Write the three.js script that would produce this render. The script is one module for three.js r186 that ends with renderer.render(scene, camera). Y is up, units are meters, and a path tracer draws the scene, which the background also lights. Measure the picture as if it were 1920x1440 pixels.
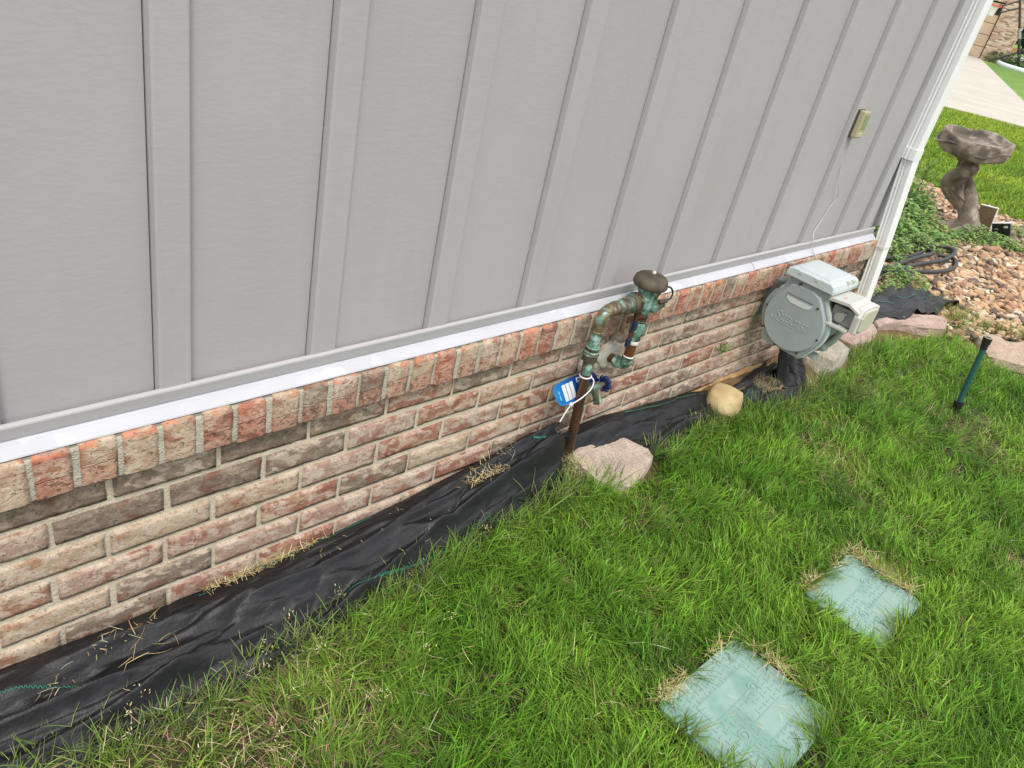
import * as THREE from 'three';
import { RoundedBoxGeometry } from 'three/addons/geometries/RoundedBoxGeometry.js';
import { mergeGeometries, mergeVertices, toCreasedNormals } from 'three/addons/utils/BufferGeometryUtils.js';
import { TextGeometry } from 'three/addons/geometries/TextGeometry.js';
import { FontLoader } from 'three/addons/loaders/FontLoader.js';

// ---------------------------------------------------------------- camera, sky, sun, exposure
const scene = new THREE.Scene();
const camera = new THREE.PerspectiveCamera(52.151, 4 / 3, 0.05, 600);
camera.position.set(-0.4759, 0.8531, 1.2089);
camera.rotation.set(-0.526787, -0.874441, 0.235255, 'YXZ');
scene.add(camera);

function overcast() {                                    // an even, bright cloud cover, brighter overhead
  const w = 64, h = 32, d = new Float32Array(w * h * 4);
  for (let j = 0; j < h; j++) for (let i = 0; i < w; i++) {
    const el = ((j + 0.5) / h - 0.5) * Math.PI, s = Math.max(0, Math.sin(el));
    const L = el > 0 ? 0.62 + 0.62 * s : 0.35, k = (j * w + i) * 4;
    d[k] = L * 0.985; d[k + 1] = L * 0.995; d[k + 2] = L * 1.03; d[k + 3] = 1;
  }
  const t = new THREE.DataTexture(d, w, h, THREE.RGBAFormat, THREE.FloatType);
  t.mapping = THREE.EquirectangularReflectionMapping; t.magFilter = THREE.LinearFilter; t.minFilter = THREE.LinearFilter;
  t.needsUpdate = true; return t;
}
scene.background = overcast();
scene.environment = scene.background;

const sun = new THREE.DirectionalLight(0xfff6ea, 1.5);
sun.position.set(-2.2, 9, 5.2); sun.target.position.set(1.5, -0.5, 0.3);
sun.castShadow = true; sun.shadow.radius = 24; sun.shadow.mapSize.set(2048, 2048);
Object.assign(sun.shadow.camera, { left: -8, right: 8, top: 8, bottom: -8, near: 0.5, far: 40 });
scene.add(sun, sun.target);

const renderer = new THREE.WebGLRenderer({ antialias: true });
renderer.setSize(1024, 768);
renderer.toneMapping = THREE.LinearToneMapping;
renderer.toneMappingExposure = 1.5;
renderer.shadowMap.enabled = true;

// ---------------------------------------------------------------- helpers
const rng = (s) => () => { s |= 0; s = (s + 0x6d2b79f5) | 0; let t = Math.imul(s ^ (s >>> 15), 1 | s); t = (t + Math.imul(t ^ (t >>> 7), 61 | t)) ^ t; return ((t ^ (t >>> 14)) >>> 0) / 4294967296; };
const R = rng(20417);
const rr = (a, b, f = R) => a + (b - a) * f();
const clamp = (x, a = 0, b = 1) => Math.min(b, Math.max(a, x));
const sstep = (a, b, x) => { const t = clamp((x - a) / (b - a)); return t * t * (3 - 2 * t); };
const lerp = (a, b, t) => a + (b - a) * t;
const mix3 = (a, b, t) => [lerp(a[0], b[0], t), lerp(a[1], b[1], t), lerp(a[2], b[2], t)];
const lin = (c) => { c /= 255; return c <= 0.04045 ? c / 12.92 : ((c + 0.055) / 1.055) ** 2.4; };
const L3 = (r, g, b) => [lin(r), lin(g), lin(b)];
function hash(x, y, z) { let h = Math.imul(x, 374761393) ^ Math.imul(y, 668265263) ^ Math.imul(z, 2147483647 ^ 0x5bd1e995); h = Math.imul(h ^ (h >>> 13), 1274126177); h ^= h >>> 16; return (h >>> 0) / 4294967296; }
function noise(x, y, z = 0) {
  const xi = Math.floor(x), yi = Math.floor(y), zi = Math.floor(z); let u = x - xi, v = y - yi, w = z - zi;
  u = u * u * (3 - 2 * u); v = v * v * (3 - 2 * v); w = w * w * (3 - 2 * w);
  const a = lerp(lerp(hash(xi, yi, zi), hash(xi + 1, yi, zi), u), lerp(hash(xi, yi + 1, zi), hash(xi + 1, yi + 1, zi), u), v);
  if (w === 0) return a;
  return lerp(a, lerp(lerp(hash(xi, yi, zi + 1), hash(xi + 1, yi, zi + 1), u), lerp(hash(xi, yi + 1, zi + 1), hash(xi + 1, yi + 1, zi + 1), u), v), w);
}
const fbm = (x, y, z = 0, o = 4) => { let s = 0, a = 0.5, n = 0; for (let i = 0; i < o; i++) { s += a * noise(x, y, z + i * 7); n += a; a *= 0.5; x = x * 2.03 + 11.7; y = y * 2.03 + 5.3; z *= 2.03; } return s / n; };
function pnoise(x, y, px, py, s) {                        // repeats after px, py cells
  const xi = Math.floor(x), yi = Math.floor(y); let u = x - xi, v = y - yi; u = u * u * (3 - 2 * u); v = v * v * (3 - 2 * v);
  const m = (a, p) => ((a % p) + p) % p, x0 = m(xi, px), x1 = m(xi + 1, px), y0 = m(yi, py), y1 = m(yi + 1, py);
  return lerp(lerp(hash(x0, y0, s), hash(x1, y0, s), u), lerp(hash(x0, y1, s), hash(x1, y1, s), u), v);
}
const pfbm = (u, v, px, py, s, o = 4) => { let t = 0, a = 0.5, n = 0; for (let i = 0; i < o; i++) { t += a * pnoise(u * px, v * py, px, py, s + i * 31); n += a; a *= 0.5; px *= 2; py *= 2; } return t / n; };

function tex(w, h, fn, srgb = false) {                    // fn(u, v, x, y) -> grey or [r, g, b], 0..1 (sRGB values when srgb)
  const d = new Uint8Array(w * h * 4);
  for (let y = 0; y < h; y++) for (let x = 0; x < w; x++) {
    const c = fn((x + 0.5) / w, (y + 0.5) / h, x, y), k = (y * w + x) * 4;
    if (typeof c === 'number') d[k] = d[k + 1] = d[k + 2] = clamp(c) * 255;
    else { d[k] = clamp(c[0]) * 255; d[k + 1] = clamp(c[1]) * 255; d[k + 2] = clamp(c[2]) * 255; }
    d[k + 3] = 255;
  }
  const t = new THREE.DataTexture(d, w, h, THREE.RGBAFormat, THREE.UnsignedByteType);
  t.wrapS = t.wrapT = THREE.RepeatWrapping; t.magFilter = THREE.LinearFilter; t.minFilter = THREE.LinearMipmapLinearFilter; t.generateMipmaps = true;
  if (srgb) t.colorSpace = THREE.SRGBColorSpace;
  t.needsUpdate = true; return t;
}
const rep = (t, x, y = x) => { const c = t.clone(); c.repeat.set(x, y); c.needsUpdate = true; return c; };
const mat = (c, o = {}) => { const m = new THREE.MeshStandardMaterial({ roughness: 0.8, ...o }); if (c) m.color.setRGB(...c); return m; };
const phys = (c, o = {}) => { const m = new THREE.MeshPhysicalMaterial({ roughness: 0.8, ...o }); if (c) m.color.setRGB(...c); return m; };

const taken = {};
function numbered(n) { if (!(n in taken)) { taken[n] = 0; return n; } taken[n]++; return n + '_' + String(taken[n]).padStart(3, '0'); }
function shade(o) { o.castShadow = o.receiveShadow = true; return o; }
function part(name, g, m, parent) { const o = shade(new THREE.Mesh(Array.isArray(g) ? mergeGeometries(g.map(norm)) : g, m)); o.name = name; parent.add(o); return o; }
function tag(o, label, category, group, kind) { if (label) o.userData.label = label; if (category) o.userData.category = category; if (group) o.userData.group = group; if (kind) o.userData.kind = kind; return o; }
function thing(name, label, category, pos = [0, 0, 0], group) { const o = new THREE.Group(); o.name = numbered(name); o.position.set(...pos); scene.add(o); return tag(o, label, category, group); }
function solo(name, g, m, label, category, group, kind) { const o = part(numbered(name), g, m, scene); return tag(o, label, category, group, kind); }
function norm(g) {                                       // same attributes everywhere so that geometries merge
  g = g.index ? g.toNonIndexed() : g; const n = g.attributes.position.count;
  if (!g.attributes.normal) g.computeVertexNormals();
  if (!g.attributes.uv) g.setAttribute('uv', new THREE.BufferAttribute(new Float32Array(n * 2), 2));
  for (const k of Object.keys(g.attributes)) if (!['position', 'normal', 'uv', 'color'].includes(k)) g.deleteAttribute(k);
  g.groups = []; g.morphAttributes = {}; return g;
}
const mv = (g, x, y, z) => g.translate(x, y, z);
const box = (x, y, z, w, h, d, r = 0.002, s = 1) => (r ? new RoundedBoxGeometry(w, h, d, s, r) : new THREE.BoxGeometry(w, h, d)).translate(x, y, z);
const cyl = (r0, r1, h, n = 32, hs = 1) => new THREE.CylinderGeometry(r1, r0, h, n, hs);
function between(a, b, r0, r1 = r0, n = 16, hs = 1, open = false) {
  const A = new THREE.Vector3(...a), B = new THREE.Vector3(...b), d = B.clone().sub(A), g = new THREE.CylinderGeometry(r1, r0, d.length(), n, hs, open);
  g.applyQuaternion(new THREE.Quaternion().setFromUnitVectors(new THREE.Vector3(0, 1, 0), d.normalize())); const m = A.add(B).multiplyScalar(0.5); return g.translate(m.x, m.y, m.z);
}
const tube = (pts, r, seg = 40, rad = 8, closed = false) => new THREE.TubeGeometry(new THREE.CatmullRomCurve3(pts.map((p) => new THREE.Vector3(...p)), closed), seg, r, rad, closed);
function boxUV(g, s = 1, dx = 0, dy = 0) {               // uv in metres (times s) from the face the normal points to
  g = g.index ? g.toNonIndexed() : g; g.computeVertexNormals(); const p = g.attributes.position, n = g.attributes.normal, uv = new Float32Array(p.count * 2);
  for (let i = 0; i < p.count; i++) {
    const ax = Math.abs(n.getX(i)), ay = Math.abs(n.getY(i)), az = Math.abs(n.getZ(i));
    const [a, b] = az >= ax && az >= ay ? [p.getX(i), p.getY(i)] : ax >= ay ? [p.getZ(i), p.getY(i)] : [p.getX(i), p.getZ(i)];
    uv[2 * i] = a * s + dx; uv[2 * i + 1] = b * s + dy;
  }
  g.setAttribute('uv', new THREE.BufferAttribute(uv, 2)); return g;
}
function tint(g, fn) {                                   // vertex colours, linear
  const p = g.attributes.position, n = g.attributes.normal, c = new Float32Array(p.count * 3);
  for (let i = 0; i < p.count; i++) { const k = fn(p.getX(i), p.getY(i), p.getZ(i), n ? n.getY(i) : 0); c[3 * i] = k[0]; c[3 * i + 1] = k[1]; c[3 * i + 2] = k[2]; }
  g.setAttribute('color', new THREE.BufferAttribute(c, 3)); return g;
}
function extX(prof, x0, x1, bevel = 0) {                 // profile of [z, y] carried along x
  const s = new THREE.Shape(prof.map(([z, y]) => new THREE.Vector2(z, y)));
  const g = new THREE.ExtrudeGeometry(s, { depth: x1 - x0 - 2 * bevel, bevelEnabled: bevel > 0, bevelSize: bevel, bevelThickness: bevel, bevelSegments: 1, steps: 1 });
  return g.rotateY(-Math.PI / 2).translate(x1 - bevel, 0, 0);
}
function grid(nu, nv, fn) {                              // sheet; fn(u, v) -> [x, y, z, uvx, uvy]
  const P = [], U = [], I = [];
  for (let j = 0; j <= nv; j++) for (let i = 0; i <= nu; i++) { const q = fn(i / nu, j / nv); P.push(q[0], q[1], q[2]); U.push(q[3] ?? i / nu, q[4] ?? j / nv); }
  for (let j = 0; j < nv; j++) for (let i = 0; i < nu; i++) { const a = j * (nu + 1) + i, b = a + 1, c = a + nu + 1, d = c + 1; I.push(a, b, d, a, d, c); }
  const g = new THREE.BufferGeometry(); g.setAttribute('position', new THREE.Float32BufferAttribute(P, 3)); g.setAttribute('uv', new THREE.Float32BufferAttribute(U, 2)); g.setIndex(I); g.computeVertexNormals(); return g;
}
function lumpy(w, h, d, seed, sq = 0.7, rough = 0.08, det = 5, f = 3) {  // a stone: sphere pulled towards a box, roughened
  let g = mergeVertices(new THREE.IcosahedronGeometry(1, det).deleteAttribute('normal').deleteAttribute('uv')); const p = g.attributes.position;
  for (let i = 0; i < p.count; i++) {
    let x = p.getX(i), y = p.getY(i), z = p.getZ(i); const m = Math.max(Math.abs(x), Math.abs(y), Math.abs(z)), k = lerp(1, 1 / m, sq) * (1 + rough * (fbm(x * f / 2 + seed, y * f / 2, z * f / 2 + seed * 3, 3) * 2 - 1) * 2);
    p.setXYZ(i, x * k * w / 2, y * k * h / 2, z * k * d / 2);
  }
  g.computeVertexNormals(); return g;
}
function slab(top, thick, seed, rough = 0.004, round = 0.02) {           // rough concrete block from its top outline [x, y, z]
  const n = 72, rings = [0, 0.25, 0.5, 0.7, 0.85, 0.94, 1], c = [0, 1, 2].map((k) => top.reduce((s, q) => s + q[k], 0) / top.length);
  const cum = [0]; for (let i = 0; i < top.length; i++) { const a = top[i], b = top[(i + 1) % top.length]; cum.push(cum[i] + Math.hypot(a[0] - b[0], a[1] - b[1], a[2] - b[2])); }
  const at = (t) => { t *= cum[top.length]; let i = 0; while (cum[i + 1] < t) i++; const k = (t - cum[i]) / (cum[i + 1] - cum[i]), a = top[i], b = top[(i + 1) % top.length]; return [0, 1, 2].map((m) => lerp(a[m], b[m], k)); };
  const g = grid(n, rings.length - 1 + 7, (u, v) => {
    const k = Math.round(v * (rings.length + 6)), e = at(u >= 1 ? 0 : u); let q, out = 0;
    if (k < rings.length) { q = [0, 1, 2].map((m) => lerp(c[m], e[m], rings[k])); q[1] -= round * 0.6 * sstep(0.85, 1, rings[k]); }
    else { const t = (k - rings.length + 1) / 7; q = [lerp(c[0], e[0], 1 + 0.04 * Math.sin(t * 3)), e[1] - round * 0.6 - thick * t, lerp(c[2], e[2], 1 + 0.04 * Math.sin(t * 3))]; out = 1; }
    const nn = (fbm(q[0] * 18 + seed, q[1] * 18, q[2] * 18, 4) - 0.5) * 2, dx = q[0] - c[0], dz = q[2] - c[2], l = Math.hypot(dx, dz) + 1e-6;
    return out ? [q[0] + dx / l * nn * rough * 3, q[1], q[2] + dz / l * nn * rough * 3] : [q[0], q[1] + nn * rough * 2, q[2]];
  });
  return g;
}
const GY = -0.585;                                       // level of the soil
const soilY = (x, z) => GY + 0.055 * (1 - sstep(0.03, 0.3, z)) * (1 - sstep(3.2, 4.2, x)) + 0.008 * (fbm(x * 3, z * 3, 5, 3) - 0.5) * (x < 12 ? 1 : 0);
// ---------------------------------------------------------------- ground
const edgeTable = [[-3, .24], [-.36, .218], [-.1, .254], [.03, .246], [.32, .232], [.68, .208], [1, .18], [1.2, .2], [1.55, .21], [1.8, .2], [2.1, .2], [2.44, .27], [2.86, .22], [3.2, .18], [3.6, .2], [4, .36], [4.2, .62], [4.6, .95], [5.2, 1.3], [6, 1.5], [7, 1.2], [7.9, .2]];
const table = (T, x) => { if (x <= T[0][0]) return T[0][1]; for (let i = 1; i < T.length; i++) if (x <= T[i][0]) return lerp(T[i - 1][1], T[i][1], (x - T[i - 1][0]) / (T[i][0] - T[i - 1][0])); return T[T.length - 1][1]; };
const bedFar = (z) => 7.75 - 0.25 * z;                   // far rim of the gravel bed
const inBed = (x, z) => x > 3.1 && x < bedFar(z) && z < table(edgeTable, x) && z > -3.4;
const dryness = (x, z) => clamp(sstep(0.95, 0.05, x) * sstep(1.0, 0.35, z) * 0.8 + (fbm(x * 2.3 + 3, z * 2.3, 2, 3) - 0.56) * 1.6 + 0.3 * Math.exp(-((x - 1.95) ** 2 + (z - .62) ** 2) / 0.08));
const soilTex = tex(512, 512, (u, v) => { const a = pfbm(u, v, 8, 8, 3, 6), b = pfbm(u, v, 60, 60, 9, 3); const k = 0.62 + 0.5 * a * b * 2; return [k, k, k]; });
{
  const span = (a) => { const o = []; for (const [x0, x1, n] of a) for (let i = 0; i < n; i++) o.push(x0 + (x1 - x0) * i / n); o.push(a[a.length - 1][1]); return o; };
  const X = span([[-250, -20, 8], [-20, -2, 10], [-2, 9, 150], [9, 30, 40], [30, 300, 20]]), Z = span([[-250, -20, 8], [-20, -3.5, 20], [-3.5, 2.2, 100], [2.2, 10, 10], [10, 250, 8]]);
  const g = grid(X.length - 1, Z.length - 1, (u, v) => { const x = X[Math.round(u * (X.length - 1))], z = Z[Z.length - 1 - Math.round(v * (Z.length - 1))]; return [x, soilY(x, z), z, x, z]; });
  const green = L3(92, 126, 44), thatch = L3(66, 62, 34), earth = L3(120, 96, 66);
  tint(g, (x, y, z) => {
    const n = fbm(x * 4, z * 4, 1, 4);
    if (inBed(x, z)) return mix3(earth, L3(90, 70, 48), n);
    if (x > 7.5 || z < -4) return mix3(green, L3(116, 150, 56), sstep(.3, .7, fbm(x * .8, z * .8, 4, 4)));
    if (z < 0.22 && x < 3.4) return L3(112, 92, 62);
    return mix3(thatch, L3(30, 42, 14), sstep(.35, .6, n) * (1 - dryness(x, z)));
  });
  const o = part('lawn', g, mat(null, { vertexColors: true, roughness: 0.95, map: soilTex, bumpMap: soilTex, bumpScale: 0.012 }), scene);
  o.userData.kind = 'structure';
}

// ---------------------------------------------------------------- house wall
const X0 = -1.45, X1 = 3.27, S = 0.3048, BW = 0.061;
const sidingBump = tex(512, 512, (u, v) => 0.5 * pfbm(u, v, 18, 64, 4, 3) + 0.42 * pfbm(u, v, 40, 110, 8, 2) + 0.08 * pfbm(u, v, 4, 3, 2, 2));
const sidingTone = tex(512, 512, (u, v) => { const st = sstep(.56, .8, pfbm(u, v, 22, 3, 19, 4)), sp = sstep(.80, .86, pfbm(u, v, 90, 90, 23, 1)) * sstep(.5, .7, pfbm(u, v, 5, 5, 29, 2)), k = 0.93 + 0.1 * pfbm(u, v, 3, 4, 14, 5) + .03 * (pfbm(u, v, 60, 120, 5, 2) - .5) - .018 * st - .02 * sp; return [k, k * .998, k * (.995 - .01 * st)]; });
const vinyl = mat([.44, .427, .435], { roughness: 0.62, bumpMap: rep(sidingBump, 2.6), bumpScale: 0.0003, map: rep(sidingTone, 0.9) });
const vinylTrim = mat([.47, .462, .478], { roughness: 0.3, map: rep(sidingTone, 1.3) });
const house = thing('house', 'house wall with grey vertical vinyl siding above a low band of tumbled brick', 'house');
{
  const top = 2.3;
  part('wall_core', box((X0 + X1) / 2, (top - 0.62) / 2, -1.53, X1 - X0 - 0.006, top + 0.62, 3.0, 0), mat([.12, .115, .112]), house);
  for (let i = -5; i <= 9; i++) {
    const a = i * S + BW + 0.001, b = i < 9 ? (i + 1) * S - 0.0016 : 2.9845;
    part('siding_panel', boxUV(box((a + b) / 2, (top + 0.001) / 2, -0.006, b - a, top - 0.001, 0.012, 0.001), 1, i * .37, i * .21), vinyl, house);
    // batten: folded strip, undercut on its left side
    const s = new THREE.Shape(); s.moveTo(0.001, -0.014); s.lineTo(0, 0.002); s.lineTo(0.0012, 0.0145); s.quadraticCurveTo(0.0018, 0.0182, 0.0058, 0.0185); s.lineTo(BW - 0.0062, 0.0185); s.quadraticCurveTo(BW - 0.0022, 0.0182, BW - 0.0014, 0.0145); s.lineTo(BW, 0.0005); s.lineTo(BW, -0.014);
    const g = new THREE.ExtrudeGeometry(s, { depth: top, bevelEnabled: false, curveSegments: 4 }).rotateX(-Math.PI / 2);   // x, -> y up, shape y -> -z
    g.scale(1, 1, -1); const ix = g.index; if (!ix) { const p = g.attributes.position; for (let k = 0; k < p.count; k += 3) for (const at of Object.values(g.attributes)) { const w = at.itemSize; for (let m = 0; m < w; m++) { const t = at.array[(k + 1) * w + m]; at.array[(k + 1) * w + m] = at.array[(k + 2) * w + m]; at.array[(k + 2) * w + m] = t; } } }
    part('batten', boxUV(g.translate(i * S, 0.0005, 0), 1, i * .53, 0), vinyl, house);
  }
  // corner post: two faces round the corner
  part('corner_post', boxUV(mergeGeometries([box(3.030, top / 2, 0.004, 0.074, top, 0.03, 0.003)].map(norm))), vinylTrim, house); part('corner_post', boxUV(box(3.170, top / 2, -0.055, 0.206, top, 0.1, 0.003)), phys([.45, .44, .45], { roughness: 1, specularIntensity: .1 }), house);
  // siding of the side wall round the corner
  for (let i = 0; i < 9; i++) { part('siding_panel', boxUV(box(3.267, top / 2, -0.27 - i * S, 0.012, top, S - 0.006, 0.001)), vinyl, house); part('batten', boxUV(box(3.277, top / 2, -0.115 - i * S, 0.013, top, BW, 0.003)), vinyl, house); }
  // trim channel that catches the foot of the siding
  const ch = [[-0.002, -0.012], [0.0205, -0.0135], [0.0215, -0.010], [0.0238, 0.0105], [0.0228, 0.0135], [0.0205, 0.0155], [0.0165, 0.0165], [0.0198, 0.0140], [0.0196, 0.002], [-0.002, 0.0005]];
  part('trim_channel', boxUV(extX(ch, X0, 3.128)), vinylTrim, house);
  // white sill flashing in two lengths
  const fl = [[-0.002, -0.0145], [0.0175, -0.0142], [0.0205, -0.0165], [0.0235, -0.0185], [0.026, -0.0195], [0.0415, -0.0335], [0.0425, -0.0362], [0.0405, -0.0372], [0.0385, -0.0345], [-0.002, -0.022]];
  const smear = tex(512, 64, (u, v) => { const w = sstep(.52, .6, pfbm(u, v, 24, 3, 7, 3)) * sstep(.45, .6, pfbm(u, v, 6, 2, 3, 2)); return mix3([.80, .805, .835], [.86, .865, .88], w).map((q) => q * (.93 + .1 * pfbm(u, v, 9, 2, 41, 4))); }, true);
  const white = mat([.93, .93, .93], { roughness: 0.38, map: rep(smear, 0.8, 6) });
  part('flashing', boxUV(extX(fl, X0, 2.0785)), white, house); part('flashing', boxUV(extX(fl.map(([z, y]) => [z, y + .0006]), 2.0815, 3.137)), white, house);
  // eave
  part('soffit', box(0.83, top + 0.01, 0.14, 5.1, 0.02, 0.36, 0), mat([.7, .7, .69]), house);
  part('fascia', box(0.83, top + 0.08, 0.33, 5.1, 0.16, 0.02, 0.002), mat([.75, .75, .74]), house);
  part('roof', boxUV(new THREE.BoxGeometry(5.2, 0.03, 2.2).rotateX(0.5).translate(0.83, top + 0.66, -0.62)), mat([.05, .048, .046], { roughness: .95 }), house);
}

// ---- bricks: one atlas of faces, each brick with a face of its own
const PAL = {
  r: [L3(164, 114, 94), L3(198, 172, 148), L3(138, 84, 68)], // red with wash
  o: [L3(180, 118, 96), L3(204, 164, 140), L3(154, 88, 70)], // orange red
  p: [L3(174, 146, 130), L3(204, 188, 170), L3(152, 100, 82)], // pink, whitewashed
  t: [L3(178, 151, 128), L3(202, 186, 162), L3(160, 108, 84)], // tan
  y: [L3(186, 165, 141), L3(206, 192, 168), L3(166, 122, 96)], // cream
  g: [L3(134, 122, 107), L3(170, 157, 139), L3(134, 92, 76)], // grey brown
  d: [L3(122, 110, 98), L3(154, 140, 123), L3(118, 80, 66)], // dark grey
};
const srgb = (c) => c.map((v) => { v = clamp(v); return v <= 0.0031308 ? v * 12.92 : 1.055 * v ** (1 / 2.4) - 0.055; });
function brickFace(cls, seed, mx, my, W, H, rowlock) {   // mx, my in mm from the lower left corner
  const [b0, b1, b2] = PAL[cls];
  const wx = mx + 9 * (fbm(mx * .03 + seed, my * .05, 3, 2) - .5), wy = my + 9 * (fbm(mx * .03, my * .05 + seed, 8, 2) - .5);
  const diag = rowlock ? fbm(wx * .03 + seed * 3.1, wy * .022, 1, 4) : fbm((wx * .6 + wy * 1.1) * .035 + seed * 3.1, (wy - wx * .3) * .05 + seed, 1, 4);
  const cloud = fbm(wx * .022 + seed * 1.7, wy * .04 + seed, 2, 4), fine = fbm(wx * .16 + seed, wy * .16, 4, 3), grit = noise(mx * .62, my * .62, seed);
  const edge = Math.min(mx, my, W - mx, H - my), chew = sstep(7, 0, edge + (fine - .5) * 9);
  let c = mix3(b0, b1, sstep(.42, .66, diag * .6 + fine * .4));
  c = mix3(c, b2, sstep(.54, .68, cloud * .75 + fine * .25) * .85);
  c = mix3(c, b2, chew * .5 * sstep(.4, .6, noise(mx * .05 + seed, my * .05, 6)));
  const wash = sstep(.50, .64, fbm((wx + wy * .7) * .05 + seed * 2.3, wy * .09 - seed, 5, 4)) * (rowlock ? .35 : .66);
  c = mix3(c, L3(212, 198, 180), wash * (cls === 'd' ? .3 : 1));
  const crack = rowlock ? sstep(.02, .0, Math.abs(fbm(wx * .02 + seed, wy * .05, 12, 3) - .5)) : sstep(.016, 0, Math.abs(diag - .5)) * .8;
  c = mix3(c, b2.map((v) => v * .55), crack * (rowlock ? .38 : .6));
  const pit = sstep(.28, .16, fbm(mx * .3 + seed, my * .3, 9, 2));
  let band = 0;
  if (rowlock) {                                         // torn lower half under a drag line, bright chips on the arris
    const line = 46 + 12 * (hash(seed | 0, 3, 1) - .5) + mx * .06 + 3 * (noise(mx * .1, seed) - .5), on = hash(seed | 0, 5, 2) > .35 ? 1 : 0;
    band = on * sstep(1.4, 0, Math.abs(my - line)); const torn = on * sstep(0, 3, line - my);
    c = mix3(c, b2.map((v) => v * .55), band * .8);
    c = mix3(c, mix3(L3(170, 104, 86), L3(200, 162, 138), fine), torn * .55);
    const chip = sstep(.56, .62, fbm(mx * .035 + seed * 5, my * .06, 7, 2)) * sstep(14, 4, Math.abs(my - 92)); c = mix3(c, L3(208, 134, 106), chip * .7);
    const pits = torn * sstep(.56, .64, fbm(mx * .14, my * .14 + seed, 3, 3)); c = c.map((v) => v * (1 - .45 * pits));
    return [c.map((v) => v * (.86 + .28 * grit) * (1 - .5 * pit)), .5 + .5 * (fine - .5) - .3 * pits - .35 * band - .25 * pit - .12 * chip - .25 * crack + .1 * (grit - .5)];
  }
  const gr2 = noise(mx * 1.1, my * 1.1, seed + 3); c = mix3(c, L3(172, 150, 130), .08); return [c.map((v) => v * (.74 + .34 * grit + .2 * gr2) * (1 - .5 * pit)), .5 + .5 * (fine - .5) + .25 * wash - .3 * pit - .3 * crack - .3 * chew + .1 * (grit - .5)];
}
function atlas(w, h, cw, chh, W, H, classes, rowlock) {
  const col = new Uint8Array(w * h * 4), bmp = new Uint8Array(w * h * 4), nx = Math.floor(w / cw);
  for (let y = 0; y < h; y++) for (let x = 0; x < w; x++) {
    const id = Math.floor(y / chh) * nx + Math.min(nx - 1, Math.floor(x / cw)), k = (y * w + x) * 4; col[k + 3] = bmp[k + 3] = 255;
    if (id >= classes.length) continue;
    const [c, hh] = brickFace(classes[id], id * 3.37 + 1.3, ((x % cw) + .5) / cw * W, ((y % chh) + .5) / chh * H, W, H, rowlock), s = srgb(c);
    col[k] = s[0] * 255; col[k + 1] = s[1] * 255; col[k + 2] = s[2] * 255; bmp[k] = bmp[k + 1] = bmp[k + 2] = clamp(hh) * 255;
  }
  const mk = (d, s) => { const t = new THREE.DataTexture(d, w, h, THREE.RGBAFormat, THREE.UnsignedByteType); t.magFilter = THREE.LinearFilter; t.minFilter = THREE.LinearMipmapLinearFilter; t.generateMipmaps = true; if (s) t.colorSpace = THREE.SRGBColorSpace; t.needsUpdate = true; return t; };
  return [mk(col, true), mk(bmp, false), nx];
}
const mortarBump = tex(512, 512, (u, v) => .5 * pfbm(u, v, 20, 20, 1, 3) + .5 * pfbm(u, v, 90, 90, 5, 2));
const mortarTone = tex(512, 512, (u, v) => { const k = .8 + .28 * pfbm(u, v, 6, 9, 3, 4) + .16 * (pfbm(u, v, 120, 120, 8, 1) - .5); return [k, k * .985, k * .95]; });
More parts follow.
